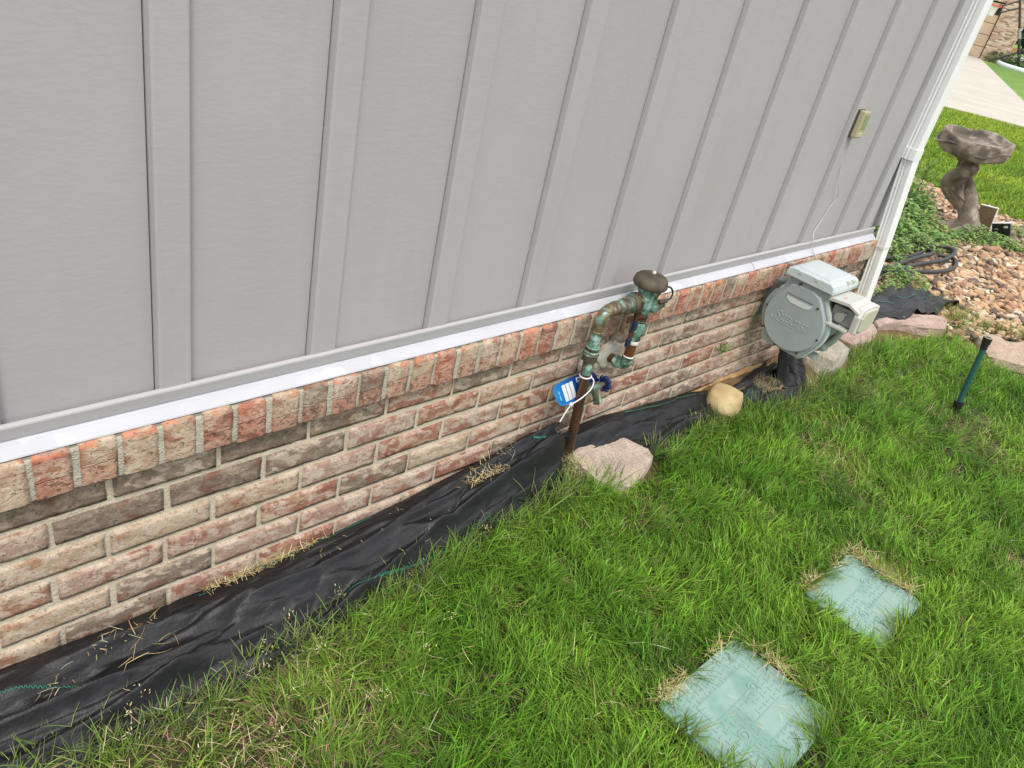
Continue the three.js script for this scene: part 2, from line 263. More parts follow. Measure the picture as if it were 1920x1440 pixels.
{
  // stretcher courses: rows of class letters from left to right for the bricks seen in the photo
  const rows = { 1: 'gdgdddgdgrgtpgpgtpgrggpgtg', 2: 'prpptpddgprtpypgppprypgttp', 3: 'rtpttyytprprdgppppptrgpgtg', 4: 'pgprptpprgytrprprpggptrtty', 5: 'rtptpygppprgdppgptgppgttpt', 6: 'tptpgtgprptpgptggpttggttyt', 7: 'tgptptgtptpgtpptgttgptgtgt' };
  const L = 203.2, list = [], cls = [];
  for (let c = 1; c <= 7; c++) { const off = [0, .107, .0045, .097, -.001, .100, .003, .1][c] + 0.0048; let n = 0; for (let k = -7; k < 16; k++, n++) { let a = off + k * .2032, b = a + .1936; if (b < X0 + .02 || a > 3.2) continue; a = Math.max(a, X0); b = Math.min(b, 3.235); list.push([c, a + .001 + rr(-.0015, .0015), b - .001 + rr(-.0015, .0015)]); cls.push(rows[c][n % rows[c].length]); } }
  const [cm, bm, nx] = atlas(2048, 2048, 256, 76, 194, 57, cls, false);
  const bmat = mat([.88, .86, .85], { map: cm, bumpMap: bm, bumpScale: 0.0024, roughness: 0.93 });
  list.forEach(([c, a, b], id) => {
    const yt = -.129 - (c - 1) * .0677 - .0068 + rr(-.001, .001), yb = yt - .0542 + rr(-.0012, .0012), NX = 16, NY = 6, out = rr(-.0012, .0018), tw = rr(-.0012, .0012);
    const uu = (id % nx) * 256 / 2048, vv = Math.floor(id / nx) * 76 / 2048, fl = 1;
    const g = grid(NX + 2, NY + 2, (u, v) => {
      const i = Math.round(u * (NX + 2)) - 1, j = Math.round(v * (NY + 2)) - 1, s = clamp(i / NX), t = clamp(j / NY); let x = lerp(a, b, s), y = lerp(yb, yt, t), z = .03 + out + tw * (s - .5) * 2;
      const e = (i < 0 || j < 0 || i > NX || j > NY), near = Math.min(i, j, NX - i, NY - j) === 0;
      const nz = fbm(x * 90, y * 90, id, 3) - .5, n2 = fbm(x * 45 + 9, y * 45, id + 7, 2) - .5;
      if (e) z = .008; else { z += nz * .0024; if (near) { z -= .0020 + .0022 * Math.abs(nz); } }
      if (i <= 0) x += n2 * .0042; if (i >= NX) x += n2 * .0042; if (j <= 0) y += n2 * .0036; if (j >= NY) y += n2 * .003;
      return [x, y, z, uu + (.01 + .98 * clamp((i + .5) / (NX + 1)) * (b - a > .15 ? 1 : (b - a) / .194)) * 256 / 2048, vv + (.02 + .96 * clamp((j + .5) / (NY + 1))) * 76 / 2048];
    });
    part('brick', g, bmat, house);
  });
  part('mortar', boxUV(box((X0 + 3.23) / 2, -.37, .0005, 3.23 - X0, .49, .049, 0), 3.2), mat(L3(206, 197, 178), { map: mortarTone, bumpMap: mortarBump, bumpScale: .003, roughness: .95 }), house);

  // rowlock sill
  const rc = 'otorgtotrogrpytoyproptrrtroropprotpyrotprtoryptrptrotprtyroptrop', rl = [], rcls = []; let k0 = Math.floor((X0 - .008) / .0706);
  for (let k = k0; ; k++) { const a = -.0815 + k * .0706 - k0 * 0 + .006; if (a < X0) continue; const b = a + .0585; if (b > 3.24) break; rl.push([a + rr(-.0015, .0015), b + rr(-.0015, .0015)]); rcls.push(rc[(k + 40) % rc.length]); }
  const fix = { '-4': 't', '-3': 't', '-2': 'r', '-1': 't', 0: 't', 1: 't', 2: 'r', 3: 'o', 4: 't', 5: 'g', 6: 'p', 7: 'g', 8: 't', 9: 'y', 10: 'o', 11: 'y', 12: 'p', 13: 'r', 14: 'o', 15: 'r', 16: 't', 17: 'g' };
  rl.forEach(([a], i) => { const k = Math.round((a + .0765) / .0706); if (k in fix) rcls[i] = fix[k]; });
  const [rcm, rbm, rnx] = atlas(2048, 1536, 128, 300, 61, 142, rcls, true);
  const rmat = mat([.95, .93, .92], { map: rcm, bumpMap: rbm, bumpScale: 0.003, roughness: 0.92 });
  const prof = [[.004, -.1275], [.036, -.1288], [.0485, -.1285], [.0505, -.125], [.0503, -.105], [.0502, -.08], [.05, -.06], [.0495, -.049], [.0475, -.0435], [.0435, -.0398], [.03, -.037], [.004, -.034]];
  const arc = [0]; for (let i = 1; i < prof.length; i++) arc.push(arc[i - 1] + Math.hypot(prof[i][0] - prof[i - 1][0], prof[i][1] - prof[i - 1][1]));
  const v0 = arc[2];
  const rowGeo = (a, b, id, inset, wob, uvf) => {
    const NX = 7, NV = prof.length - 1, dz = rr(-.0015, .002), dy = rr(-.0015, .0015), lean = rr(-.0012, .0012);
    return grid(NX + 2, NV, (u, v) => {
      const i = Math.round(u * (NX + 2)) - 1, j = Math.round(v * NV), s = clamp(i / NX); let x = lerp(a, b, s), [z, y] = prof[j];
      const n = fbm(x * 80, y * 80 + z * 50, id, 3) - .5, n2 = fbm(y * 40 + z * 40, id * 1.7, s > .5 ? 3 : 1, 2) - .5, e = i < 0 || i > NX;
      z = z + dz - inset; y = y + dy - (j > 8 ? inset : 0) + (j < 3 ? inset : 0);
      if (e) { z -= .014 * (j > 1 && j < 10); y -= .010 * (j > 8); } else { if (i === 0 || i === NX) { z -= .0012 + .002 * Math.abs(n); if (j > 7) y -= .0014; } z += n * wob; if (j > 1 && j < 5) y += n2 * .004 + n * .006; if (j > 7) y += n * wob * .8; }
      if (i <= 0 || i >= NX) x += n2 * .0038; x += lean * (y + .08) * 10;
      return [x, y, z, ...uvf(clamp((i + .5) / (NX + 1)), clamp((arc[j] - v0 + .004) / .142))];
    });
  };
  rl.forEach(([a, b], id) => part('brick', rowGeo(a, b, id, 0, .004, (s, t) => [((id % rnx) + .02 + .96 * s) * 128 / 2048, (Math.floor(id / rnx) + .01 + .97 * t) * 300 / 1536]), rmat, house));
  const joints = rl.slice(0, -1).map(([, b], i) => rowGeo(b - .003, rl[i + 1][0] + .003, 900 + i, .0035, .003, (s, t) => [(b + s * .016) * 3.2, t * .142 * 3.2]));
  part('mortar', joints, mat(L3(188, 185, 170), { map: mortarTone, bumpMap: rep(mortarBump, 1.6), bumpScale: .004, roughness: .96 }), house);
  part('mortar', box((X0 + 3.23) / 2, -.083, .0145, 3.225 - X0, .085, .055, 0), mat(L3(150, 146, 134)), house);
  // bricks of the side wall, hidden round the corner: one plain band
  part('foundation', box(1.56, -.7, -1.5, 3.1, .3, 3.0, 0), mat([.3, .29, .27], { roughness: .95 }), house);
}
// ---------------------------------------------------------------- downspout at the house corner
{
  const t = thing('downspout', 'white ribbed metal downspout at the corner of the grey siding', 'downspout');
  const m = mat([.90, .915, .915], { roughness: .4 }), seam = mat([.74, .75, .75], { roughness: .4 });
  const sect = (w, d) => {                                // ribbed on its sides and front
    const s = new THREE.Shape(), P = [], rib = (x0, y0, x1, y1, list) => { const dx = x1 - x0, dy = y1 - y0, l = Math.hypot(dx, dy), nx = dy / l, ny = -dx / l; for (const [f, o] of list) P.push([x0 + dx * f + nx * o, y0 + dy * f + ny * o]); };
    const R4 = [[.03, 0], [.1, 0], [.16, -.0022], [.24, -.0022], [.30, 0], [.37, 0], [.43, -.0022], [.51, -.0022], [.57, 0], [.97, 0]], F4 = [[.03, 0], [.97, 0]];
    rib(-w / 2, d / 2, -w / 2, -d / 2, [...F4].map(([f, o]) => [f, o])); P.length = 0;
    // order: back-left -> back-right -> front-right -> front-left (plan view, +y is away from the wall)
    const add = (x, y) => P.push([x, y]); const c = .004;
    add(-w / 2 + c, -d / 2); add(w / 2 - c, -d / 2); add(w / 2, -d / 2 + c); add(w / 2, d / 2 - c); add(w / 2 - c, d / 2); add(-w / 2 + c, d / 2);
    for (const [f, o] of R4.slice().reverse()) add(-w / 2 - o, -d / 2 + d * f);
    s.setFromPoints(P.map(([x, y]) => new THREE.Vector2(x, y))); return s;
  };
  const run = (a, b, w, d) => {                           // straight length from a to b (centres), section kept level
    const g = new THREE.ExtrudeGeometry(sect(w, d), { depth: 1, bevelEnabled: false, steps: 1 }), p = g.attributes.position;
    for (let i = 0; i < p.count; i++) { const x = p.getX(i), y = p.getY(i), k = p.getZ(i); p.setXYZ(i, lerp(a[0], b[0], k) + x, lerp(a[1], b[1], k), lerp(a[2], b[2], k) + y); }
    g.deleteAttribute('normal'); const q = toCreasedNormals(g.toNonIndexed(), .4); return q;
  };
  part('pipe', run([3.136, .355, .029], [3.136, 2.3, .029], .072, .052), m, t);
  part('collar', run([3.1365, .325, .030], [3.136, .37, .0295], .079, .059), m, t);
  part('pipe', run([3.19, -.06, .062], [3.139, .335, .032], .071, .051), m, t);
  part('seam', run([3.189, -.069, .061], [3.188, -.061, .0605], .0755, .0555), seam, t);
  part('pipe', run([3.215, -.375, .085], [3.19, -.064, .062], .070, .050), m, t);
  part('strap', run([3.136, 1.2, .029], [3.136, 1.225, .029], .077, .057), m, t);
}

// ---------------------------------------------------------------- vacuum breaker on its copper pipes
const cu = L3(98, 66, 46), cuDark = L3(62, 48, 38), brass = L3(112, 104, 82), verd = L3(112, 156, 142), verdPale = L3(184, 212, 202), limeW = L3(216, 214, 205);
const patina = (amt, seed, base = brass) => (x, y, z) => {
  const a = fbm(x * 55 + seed, y * 40, z * 55, 4), b = fbm(x * 120, y * 90 + seed, z * 120, 3), k = sstep(.62 - amt * .3, .72 - amt * .3, a);
  let c = mix3(base, cuDark, sstep(.45, .65, b) * .6); c = mix3(c, mix3(verd, L3(70, 110, 100), sstep(.5, .6, b)), k); const cr = fbm(x * 230 + seed, y * 200, z * 230, 2); c = c.map((v) => v * (.7 + .6 * cr)); return mix3(c, verdPale, Math.max(sstep(.63, .70, a * .6 + b * .4 + amt * .06), sstep(.72, .78, cr) * amt));
};
const metalM = mat(null, { vertexColors: true, roughness: .52, metalness: .25 }), dullM = mat(null, { vertexColors: true, roughness: .8 });
{
  const t = thing('vacuum_breaker', 'weathered brass irrigation vacuum breaker with domed cap on copper pipes', 'valve');
  const z = .1, xl = 1.153, xr = 1.347;
  const dense = (a, b, r0, r1, n = 28, hs = 14) => between(a, b, r0, r1, n, hs);
  const P = (name, g, f, par = t, m = metalM) => { g = Array.isArray(g) ? mergeGeometries(g.map(norm)) : g; return part(name, tint(g, f), m, par); };
  const bare = (seed) => (x, y, zz) => mix3(mix3(cu, cuDark, fbm(x * 60 + seed, y * 14, zz * 60, 3)), L3(120, 96, 74), sstep(.55, .7, fbm(x * 90, y * 9, zz * 90 + seed, 3)) * .6);
  P('riser_pipe', [dense([1.188, -.56, .103], [1.159, -.2, z], .0146, .0142, 24, 30)], bare(1));
  P('pipe_sleeve', [dense([1.1585, -.197, z], [1.1545, -.155, z], .0165, .0165)], patina(.35, 2, L3(120, 108, 92)));
  P('union_nut', [mv(cyl(.0245, .0245, .02, 6), xl, -.142, z), mv(cyl(.0245, .0205, .006, 24), xl, -.129, z), mv(cyl(.0195, .0195, .012, 24), xl, -.121, z)], patina(.1, 3, L3(92, 84, 70)));
  P('union_ring', [mv(new THREE.TorusGeometry(.0195, .0035, 8, 28).rotateX(Math.PI / 2), xl, -.1245, z), mv(new THREE.TorusGeometry(.017, .003, 8, 28).rotateX(Math.PI / 2), xl, -.111, z)], patina(1, 4));
  P('upper_pipe', [dense([xl, -.118, z], [xl + .002, -.048, z], .0148, .0148)], patina(.5, 5, cu));
  { // elbow
    const c = new THREE.CatmullRomCurve3([[xl + .001, -.062, z], [xl + .001, -.036, z], [xl + .007, -.016, z], [xl + .022, -.003, z], [xl + .045, .0005, z]].map((p) => new THREE.Vector3(...p)));
    P('elbow', [new THREE.TubeGeometry(c, 26, .0182, 22), mv(new THREE.TorusGeometry(.0178, .003, 8, 26).rotateX(Math.PI / 2), xl + .001, -.06, z), mv(new THREE.TorusGeometry(.0178, .003, 8, 26).rotateY(Math.PI / 2), xl + .046, .0005, z)], patina(.12, 6, L3(124, 112, 84)));
  }
  P('adapter', [dense([xl + .047, 0, z], [xl + .058, .0005, z], .0185, .0185), dense([xl + .058, 0, z], [xl + .085, .001, z], .0205, .0205), dense([xl + .085, .001, z], [xl + .118, .002, z], .0222, .0222)], patina(.3, 7, L3(116, 108, 94)));
  P('hex_collar', [between([xl + .118, .002, z], [xl + .14, .003, z], .0285, .0285, 6), between([xl + .139, .003, z], [xl + .152, .003, z], .031, .027, 28)], patina(.2, 8, L3(110, 100, 80)));
  // body under the dome: squat turned casting
  const lathe = (pts, n = 40) => new THREE.LatheGeometry(pts.map(([r, y]) => new THREE.Vector2(r, y)), n);
  const bodyG = lathe([[.0, -.046], [.021, -.046], [.022, -.03], [.03, -.022], [.0335, -.008], [.0335, .006], [.030, .014], [.0305, .022], [.0345, .032], [.0355, .05], [.031, .055], [0, .055]]).translate(xr, 0, z);
  P('valve_body', [bodyG, between([xr - .048, .003, z], [xr - .02, .003, z], .025, .027, 24), between([xr + .02, -.012, z + .012], [xr + .05, -.014, z + .016], .016, .0155, 6), between([xr, -.01, z + .02], [xr, -.012, z + .043], .013, .012, 20)], patina(.62, 9));
  P('test_cock', [between([xr + .048, -.014, z + .016], [xr + .066, -.016, z + .018], .0105, .009, 16), between([xr + .03, .0, z + .024], [xr + .058, .004, z + .03], .007, .007, 14)], patina(.05, 10, L3(86, 80, 66)));
  part('plug_tether', tube([[xr + .06, .005, z + .03], [xr + .076, .008, z + .03], [xr + .082, .022, z + .028], [xr + .074, .038, z + .022], [xr + .05, .042, z + .012]], .0028, 30, 8), mat([.012, .012, .013], { roughness: .5 }), t);
  const capG = lathe([[.028, .046], [.042, .046], [.0475, .0475], [.0505, .053], [.0502, .061], [.047, .0705], [.040, .078], [.028, .0835], [.014, .086], [0, .0866]], 48).translate(xr - .006, 0, z);
  const cap = P('cap', capG, (x, y, zz) => mix3(L3(92, 84, 68), L3(66, 60, 50), sstep(.35, .7, fbm(x * 60, y * 60, zz * 60, 4))));
  cap.material = mat(null, { vertexColors: true, roughness: .62, metalness: .1 });
  const scr = P('cap_screw', [lathe([[0, .0935], [.0035, .093], [.006, .09], [.0068, .085]], 16).translate(xr - .004, 0, z)], () => L3(206, 200, 190), cap); scr.material = mat(null, { vertexColors: true, roughness: .3, metalness: .5 });
  P('lower_union', [mv(cyl(.0205, .0225, .014, 8), xr, -.052, z), mv(cyl(.018, .018, .012, 24), xr, -.064, z), mv(new THREE.TorusGeometry(.0185, .0028, 8, 26).rotateX(Math.PI / 2), xr, -.063, z)], patina(.15, 11, L3(96, 88, 76)));
  P('ball_valve', [lathe([[.0165, -.128], [.019, -.126], [.0192, -.112], [.0225, -.105], [.023, -.088], [.0205, -.078], [.019, -.07], [.0165, -.068]], 28).translate(xr, 0, z), between([xr - .015, -.096, z + .004], [xr - .034, -.096, z + .006], .009, .008, 16)], patina(.6, 12, L3(90, 92, 80)));
  { // lever: rusty plate with what is left of its blue grip, hanging beside the valve
    const lev = P('valve_lever', [box(xr - .037, -.046, z + .012, .017, .03, .005, .0015), box(xr - .041, -.098, z + .012, .013, .034, .006, .0015), between([xr - .03, -.042, z + .008], [xr - .005, -.047, z + .014], .007, .008, 10), box(xr - .058, -.05, z + .004, .026, .02, .006, .002)], (x, y, zz) => mix3(L3(96, 50, 30), L3(52, 32, 26), fbm(x * 90, y * 90, zz * 90, 3)), t, dullM);
    const gm2 = mat(L3(24, 44, 72), { roughness: .45 }); part('grip', box(xr - .0385, -.071, z + .0125, .0185, .03, .0085, .002), gm2, lev); part('grip', box(xr - .045, -.122, z + .0125, .02, .026, .009, .002), gm2, lev); part('grip_strap', box(xr - .042, -.104, z + .0125, .015, .02, .007, .002), mat(L3(84, 44, 30), { roughness: .8 }), lev);
  }
  const tape = mat(L3(226, 222, 214), { roughness: .85 });
  for (const tr of [mv(lathe([[.0152, -.008], [.0172, -.006], [.0176, 0], [.017, .005], [.0152, .006]], 26), xr, -.135, z), mv(lathe([[.015, -.005], [.0168, -.003], [.0168, .002], [.015, .004]], 26), xr, -.187, z)]) part('tape_ring', tr, tape, t);
  P('drop_pipe', [dense([xr, -.128, z], [xr, -.195, z], .0148, .0148)], (x, y, zz) => mix3(L3(122, 74, 38), L3(84, 52, 32), fbm(x * 70, y * 25, zz * 70, 3)));
  { const c = new THREE.CatmullRomCurve3([[xr, -.186, z], [xr, -.2, z], [xr, -.213, z - .006], [xr - .001, -.22, z - .02], [xr - .002, -.221, z - .036]].map((p) => new THREE.Vector3(...p)));
    P('elbow', [new THREE.TubeGeometry(c, 20, .0182, 22), mv(new THREE.TorusGeometry(.0175, .003, 8, 26), xr - .002, -.221, z - .036)], patina(.55, 14, L3(84, 92, 84))); }
  P('wall_pipe', [dense([xr - .002, -.221, z - .03], [xr - .003, -.222, .02], .0146, .0146)], bare(15));
  // drain cock on the riser
  const d = P('drain_cock', [between([1.165, -.262, z], [1.205, -.262, z - .002], .0095, .0095, 16), between([1.203, -.262, z - .002], [1.246, -.266, z - .004], .0135, .0125, 18), between([1.246, -.266, z - .004], [1.268, -.268, z - .005], .009, .007, 12), between([1.222, -.264, z - .002], [1.236, -.305, z + .012], .0125, .0115, 18), between([1.236, -.303, z + .011], [1.239, -.313, z + .015], .014, .014, 18)], patina(.25, 16, L3(116, 112, 92)));
  const wheel = []; for (let k = 0; k < 8; k++) { const a = k / 8 * 6.283; wheel.push(lumpy(.013, .0115, .0115, k, .4, .05, 2).translate(1.2745, -.268 + .0205 * Math.sin(a), z - .005 + .0205 * Math.cos(a))); }
  wheel.push(between([1.2705, -.268, z - .005], [1.279, -.268, z - .005], .0205, .0205, 24), between([1.279, -.268, z - .005], [1.283, -.268, z - .005], .007, .006, 12));
  part('hand_wheel', wheel, mat(L3(34, 46, 92), { roughness: .4 }), d);
}
{ // foam and mortar patches where the pipes pass the brick
  const m = mat(null, { vertexColors: true, roughness: .95 });
  const f = (p, s, seed, lab, c) => solo('sealant_patch', tint(lumpy(s[0], s[1], s[2], seed, .3, .2, 4, 5).translate(...p), (x, y, z) => mix3(c, c.map((v) => v * .7), sstep(.5, .7, fbm(x * 80, y * 80, z * 80, 3)))), m, lab, 'sealant');
  f([1.335, -.215, .032], [.10, .095, .02], 2, 'crumbly grey mortar patch where the copper drop pipe enters the brick', L3(188, 184, 172));
  f([1.232, -.212, .034], [.055, .075, .022], 8, 'white foam blob on the brick left of the mortar patch', L3(232, 228, 218));
}
{ // inspection tag and its tie
  const W = 512, H = 288, cv = document.createElement('canvas'); cv.width = W; cv.height = H; const c = cv.getContext('2d');
  const gr = c.createLinearGradient(0, 0, W, 0); gr.addColorStop(0, '#1f8fd8'); gr.addColorStop(.35, '#155fb4'); gr.addColorStop(.62, '#143a86'); gr.addColorStop(1, '#151f58'); c.fillStyle = gr; c.fillRect(0, 0, W, H);
  c.fillStyle = '#f4f7fa'; for (let k = 0; k < 3; k++) c.fillRect(92 + k * 44, 44, 38, 206);
  c.fillRect(262, 30, 54, 60); c.fillStyle = '#2a3340'; c.beginPath(); c.arc(289, 60, 13, 0, 7); c.fill();
  c.fillStyle = '#cfe4f6'; c.fillRect(268, 108, 26, 7); c.fillRect(330, 30, 4, 84); c.fillRect(342, 24, 4, 92); c.fillStyle = '#f4f7fa'; c.fillRect(268, 196, 44, 62); c.fillStyle = '#7fd0ea'; c.fillRect(44, 88, 12, 44); c.fillRect(44, 146, 12, 66);
  const ct = new THREE.CanvasTexture(cv); ct.colorSpace = THREE.SRGBColorSpace;
  const t = thing('inspection_tag', 'blue plastic tag with three white strips hanging on the copper pipe', 'tag');
  // outline in tag axes: u along, v across (0..1)
  const sh = new THREE.Shape(); sh.moveTo(.03, .12); sh.quadraticCurveTo(-.02, .5, .04, .88); sh.quadraticCurveTo(.08, .97, .18, .99); sh.lineTo(.72, .98); sh.quadraticCurveTo(.93, .9, .995, .62); sh.lineTo(.995, .4); sh.quadraticCurveTo(.93, .1, .72, .03); sh.lineTo(.18, 0); sh.quadraticCurveTo(.07, .03, .03, .12);
  const g = new THREE.ExtrudeGeometry(sh, { depth: .012, bevelEnabled: false, curveSegments: 10 }), p = g.attributes.position, uv = new Float32Array(p.count * 2);
  const O = [1.022, -.210, .093], U = [.222, -.008, -.030], V = [.056, -.088, .006];
  for (let i = 0; i < p.count; i++) { const u = p.getX(i), v = p.getY(i), k = (p.getZ(i) - .006) * .1; uv[2 * i] = u; uv[2 * i + 1] = 1 - v; const bow = .006 * Math.sin(u * 3.1); p.setXYZ(i, O[0] + U[0] * u + V[0] * v, O[1] + U[1] * u + V[1] * v + .02 * u * (1 - u), O[2] + U[2] * u + V[2] * v + k + bow); }
  g.setAttribute('uv', new THREE.BufferAttribute(uv, 2)); g.computeVertexNormals();
  part('card', g, mat([1, 1, 1], { map: ct, roughness: .35, side: THREE.DoubleSide }), t);
  const z = thing('cable_tie', 'white cable tie looped round the copper pipe holding the blue tag', 'cable tie'), wm = mat(L3(232, 230, 228), { roughness: .35 });
  part('strap', [mv(new THREE.TorusGeometry(.0165, .0022, 8, 30).rotateX(Math.PI / 2).rotateZ(.12), 1.1585, -.206, .1), tube([[1.172, -.209, .108], [1.178, -.217, .118], [1.168, -.236, .126], [1.135, -.258, .127], [1.094, -.272, .125]], .0019, 40, 8), tube([[1.094, -.272, .125], [1.083, -.285, .125], [1.073, -.303, .125], [1.064, -.322, .125]], .0021, 24, 8)], wm, z);
  part('lock', [box(0, 0, 0, .011, .009, .008, .0015).rotateZ(.8).translate(1.094, -.272, .125)], wm, z);
}

// ---------------------------------------------------------------- hose reel on the wall
{
  const t = thing('hose_reel', 'pale grey plastic wall hose reel box with round embossed side beside the downspout', 'hose reel');
  const blot = tex(256, 256, (u, v) => { const k = .86 + .2 * pfbm(u, v, 5, 5, 3, 5) + .05 * (pfbm(u, v, 60, 60, 7, 2) - .5); return [k * .985, k, k * 1.0]; });
  const gm = mat(L3(152, 163, 166), { roughness: .6, map: rep(blot, 5) }), lid = mat(L3(196, 206, 208), { roughness: .55, map: rep(blot, 4) }), rimM = mat(L3(190, 203, 194), { roughness: .6 }), dark = mat(L3(112, 122, 126), { roughness: .6, map: rep(blot, 4) });
  const C = [.2, -.178];                                  // centre (z, y) of the round side
  const outline = (o) => { // side profile in (z, y), grown by o
    const P = [[.121 - o, -.030], [.121 - o, -.07]]; const c0 = Math.atan2(-.095 - C[1], .105 - C[0]);
    for (let a = 2.36; a < 3.95; a += .11) P.push([C[0] + (.128 + o) * Math.cos(a), C[1] + (.128 + o) * Math.sin(a)]);
    P.push([.108 - o, -.285], [.118 - o, -.301 - o], [.265 + o, -.303 - o], [.275 + o, -.297]);
    for (let a = -.62; a < .8; a += .11) P.push([C[0] + (.128 + o) * Math.cos(a), C[1] + (.128 + o) * Math.sin(a)]);
    P.push([.283 + o, -.072], [.283 + o, -.030]); return P;
  };
  const xs = 2.2;
  part('side_cover', boxUV(extX(outline(-.004), xs + .002, xs + .05, .003), 1), gm, t);
  part('rim', extX(outline(.003), xs + .008, xs + .02, .002), rimM, t);
  const round = (z, y, r, x0, x1, n = 48) => between([x0, y, z], [x1, y, z], r, r, n);
  const inner = (o) => { const P = []; for (let a = 2.45; a < 6.98; a += .1) P.push([C[0] + (.112 + o) * Math.cos(a), C[1] - .004 + (.112 + o) * Math.sin(a)]); P.push([.272 + o, -.09], [.256 + o, -.068 + o], [.225, -.056 + o], [.165, -.056 + o], [.143 - o, -.066 + o], [.13 - o, -.088]); return P; };
  part('raised_panel', boxUV(extX(inner(0), xs - .006, xs + .012, .007), 1), mat(L3(160, 171, 173), { roughness: .6, map: rep(blot, 3) }), t);
  const slot = []; for (let k = 0; k <= 12; k++) { const a = Math.PI + Math.PI * k / 12; slot.push([.194 + .052 * Math.sign(Math.cos(a)) * Math.abs(Math.cos(a)) ** .55, -.094 - .03 * Math.abs(Math.sin(a)) ** .8]); }
  part('window_slot', extX(slot, xs - .0075, xs - .0055), mat(L3(206, 214, 212), { roughness: .5 }), t);
  part('slot_brow', box(xs - .008, -.0935, .194, .006, .005, .104, .0012), dark, t);
  const bolts = [[.098, -.092], [.172, -.047], [.266, -.1], [.086, -.17], [.309, -.205], [.1, -.255], [.17, -.296], [.26, -.285]].map(([z, y]) => round(z, y, .0042, xs - .009, xs + .01, 12));
  const boltM = mat(L3(70, 58, 52), { roughness: .6 }); for (const q of bolts) part('bolt', q, boltM, t);
  { // raised script
    const font = await new FontLoader().loadAsync('fonts/droid/droid_serif_regular.typeface.json');
    const tg = new TextGeometry('Suncast', { font, size: .034, depth: .0008, bevelEnabled: true, bevelThickness: .0006, bevelSize: .0003, bevelSegments: 1, curveSegments: 4 });
    tg.computeBoundingBox(); const w = tg.boundingBox.max.x; tg.applyMatrix4(new THREE.Matrix4().set(1, .32, 0, 0, 0, 1, 0, 0, 0, 0, 1, 0, 0, 0, 0, 1)); tg.scale(.128 / w, 1, 1);
    tg.rotateY(-Math.PI / 2).translate(xs - .0064, -.2, .128);   // text runs along +z, faces -x
    const emb = mat(L3(166, 177, 179), { roughness: .5 });
    part('lettering', [tg, tube([[xs - .0062, -.196, .114], [xs - .0062, -.204, .124], [xs - .0062, -.206, .15], [xs - .0062, -.207, .2], [xs - .0062, -.205, .258]], .0012, 24, 6)], emb, t);
  }
  // drum housing and lid
  const prof = outline(-.012);
  part('housing', boxUV(extX(prof.filter(([z, y]) => y > -.2 || z < .2).concat([]), xs + .045, 2.365, .003), 1), gm, t);
  part('far_rim', [extX(outline(.002).filter(([z, y]) => true), 2.352, 2.372, .002)], rimM, t);
  part('lid', [extX([[.113, -.0305], [.292, -.0305], [.293, -.022], [.288, -.008], [.276, -.002], [.13, -.002], [.116, -.008], [.112, -.02]], 2.186, 2.39, .004)], lid, t);
  part('lid_panel', extX([[.135, -.003], [.268, -.003], [.262, .004], [.141, .004]], 2.206, 2.37, .003), lid, t);
  for (const q of [box(2.191, -.008, .16, .014, .012, .014, .002), box(2.191, -.008, .225, .014, .012, .014, .002), box(2.30, -.006, .291, .02, .016, .01, .002), box(2.34, -.006, .291, .02, .016, .01, .002)]) part('lid_clip', q, mat(L3(186, 190, 178), { roughness: .6 }), t);
  part('hose_drum', [round(C[0], C[1], .098, 2.24, 2.36)], mat(L3(120, 86, 66), { roughness: .8 }), t);
  // lower frame loop on the far side
  part('frame_arm', [tube([[2.33, -.12, .31], [2.335, -.2, .325], [2.325, -.26, .3], [2.31, -.295, .25], [2.3, -.305, .2]], .013, 40, 10), lumpy(.05, .03, .03, 3, .4, .02, 3).translate(2.325, -.268, .297), box(2.3, -.305, .27, .05, .012, .06, .003)], mat(L3(168, 178, 170), { roughness: .55 }), t);
  // hose outlet guide at the front
  const og = part('outlet_guide', [extX([[.285, -.045], [.36, -.038], [.40, -.055], [.40, -.062], [.36, -.047], [.285, -.055]], 2.20, 2.345, .002), extX([[.285, -.05], [.36, -.045], [.395, -.06], [.395, -.09], [.285, -.085]], 2.335, 2.345, 0), box(2.27, -.135, .335, .14, .01, .1, .002), box(2.345, -.09, .34, .006, .09, .11, .001)], mat(L3(196, 198, 190), { roughness: .45 }), t);
  part('outlet_inside', [box(2.285, -.098, .343, .11, .06, .085, .004), between([2.21, -.1, .34], [2.34, -.1, .34], .017, .017, 20), box(2.275, -.085, .35, .12, .012, .02, .002)], mat(L3(150, 153, 148), { roughness: .5 }), og);
  const face = []; for (const [y, x] of [[-.045, 2.22], [-.04, 2.25], [-.04, 2.32], [-.05, 2.35], [-.11, 2.35], [-.135, 2.33], [-.14, 2.24], [-.13, 2.215], [-.07, 2.205]]) face.push(new THREE.Vector2(x, y));
  const fg = new THREE.ExtrudeGeometry(new THREE.Shape(face), { depth: .014, bevelEnabled: true, bevelSize: .004, bevelThickness: .004, bevelSegments: 2 }).translate(0, 0, .392);
  part('outlet_face', fg, mat(L3(212, 212, 205), { roughness: .5 }), og);
  const fp = new THREE.ExtrudeGeometry(new THREE.Shape(face.map((q) => new THREE.Vector2(2.28 + (q.x - 2.28) * .78, -.09 + (q.y + .09) * .78))), { depth: .003, bevelEnabled: true, bevelSize: .003, bevelThickness: .002, bevelSegments: 1 }).translate(0, 0, .411);
  part('outlet_cover', fp, mat(L3(194, 195, 172), { roughness: .55 }), og);
  part('red_clip', box(2.245, -.048, .325, .022, .018, .016, .003), mat(L3(206, 120, 112), { roughness: .5 }), og);
  part('wall_bracket', [box(2.30, -.17, .06, .06, .16, .06, .004)], dark, t);
}

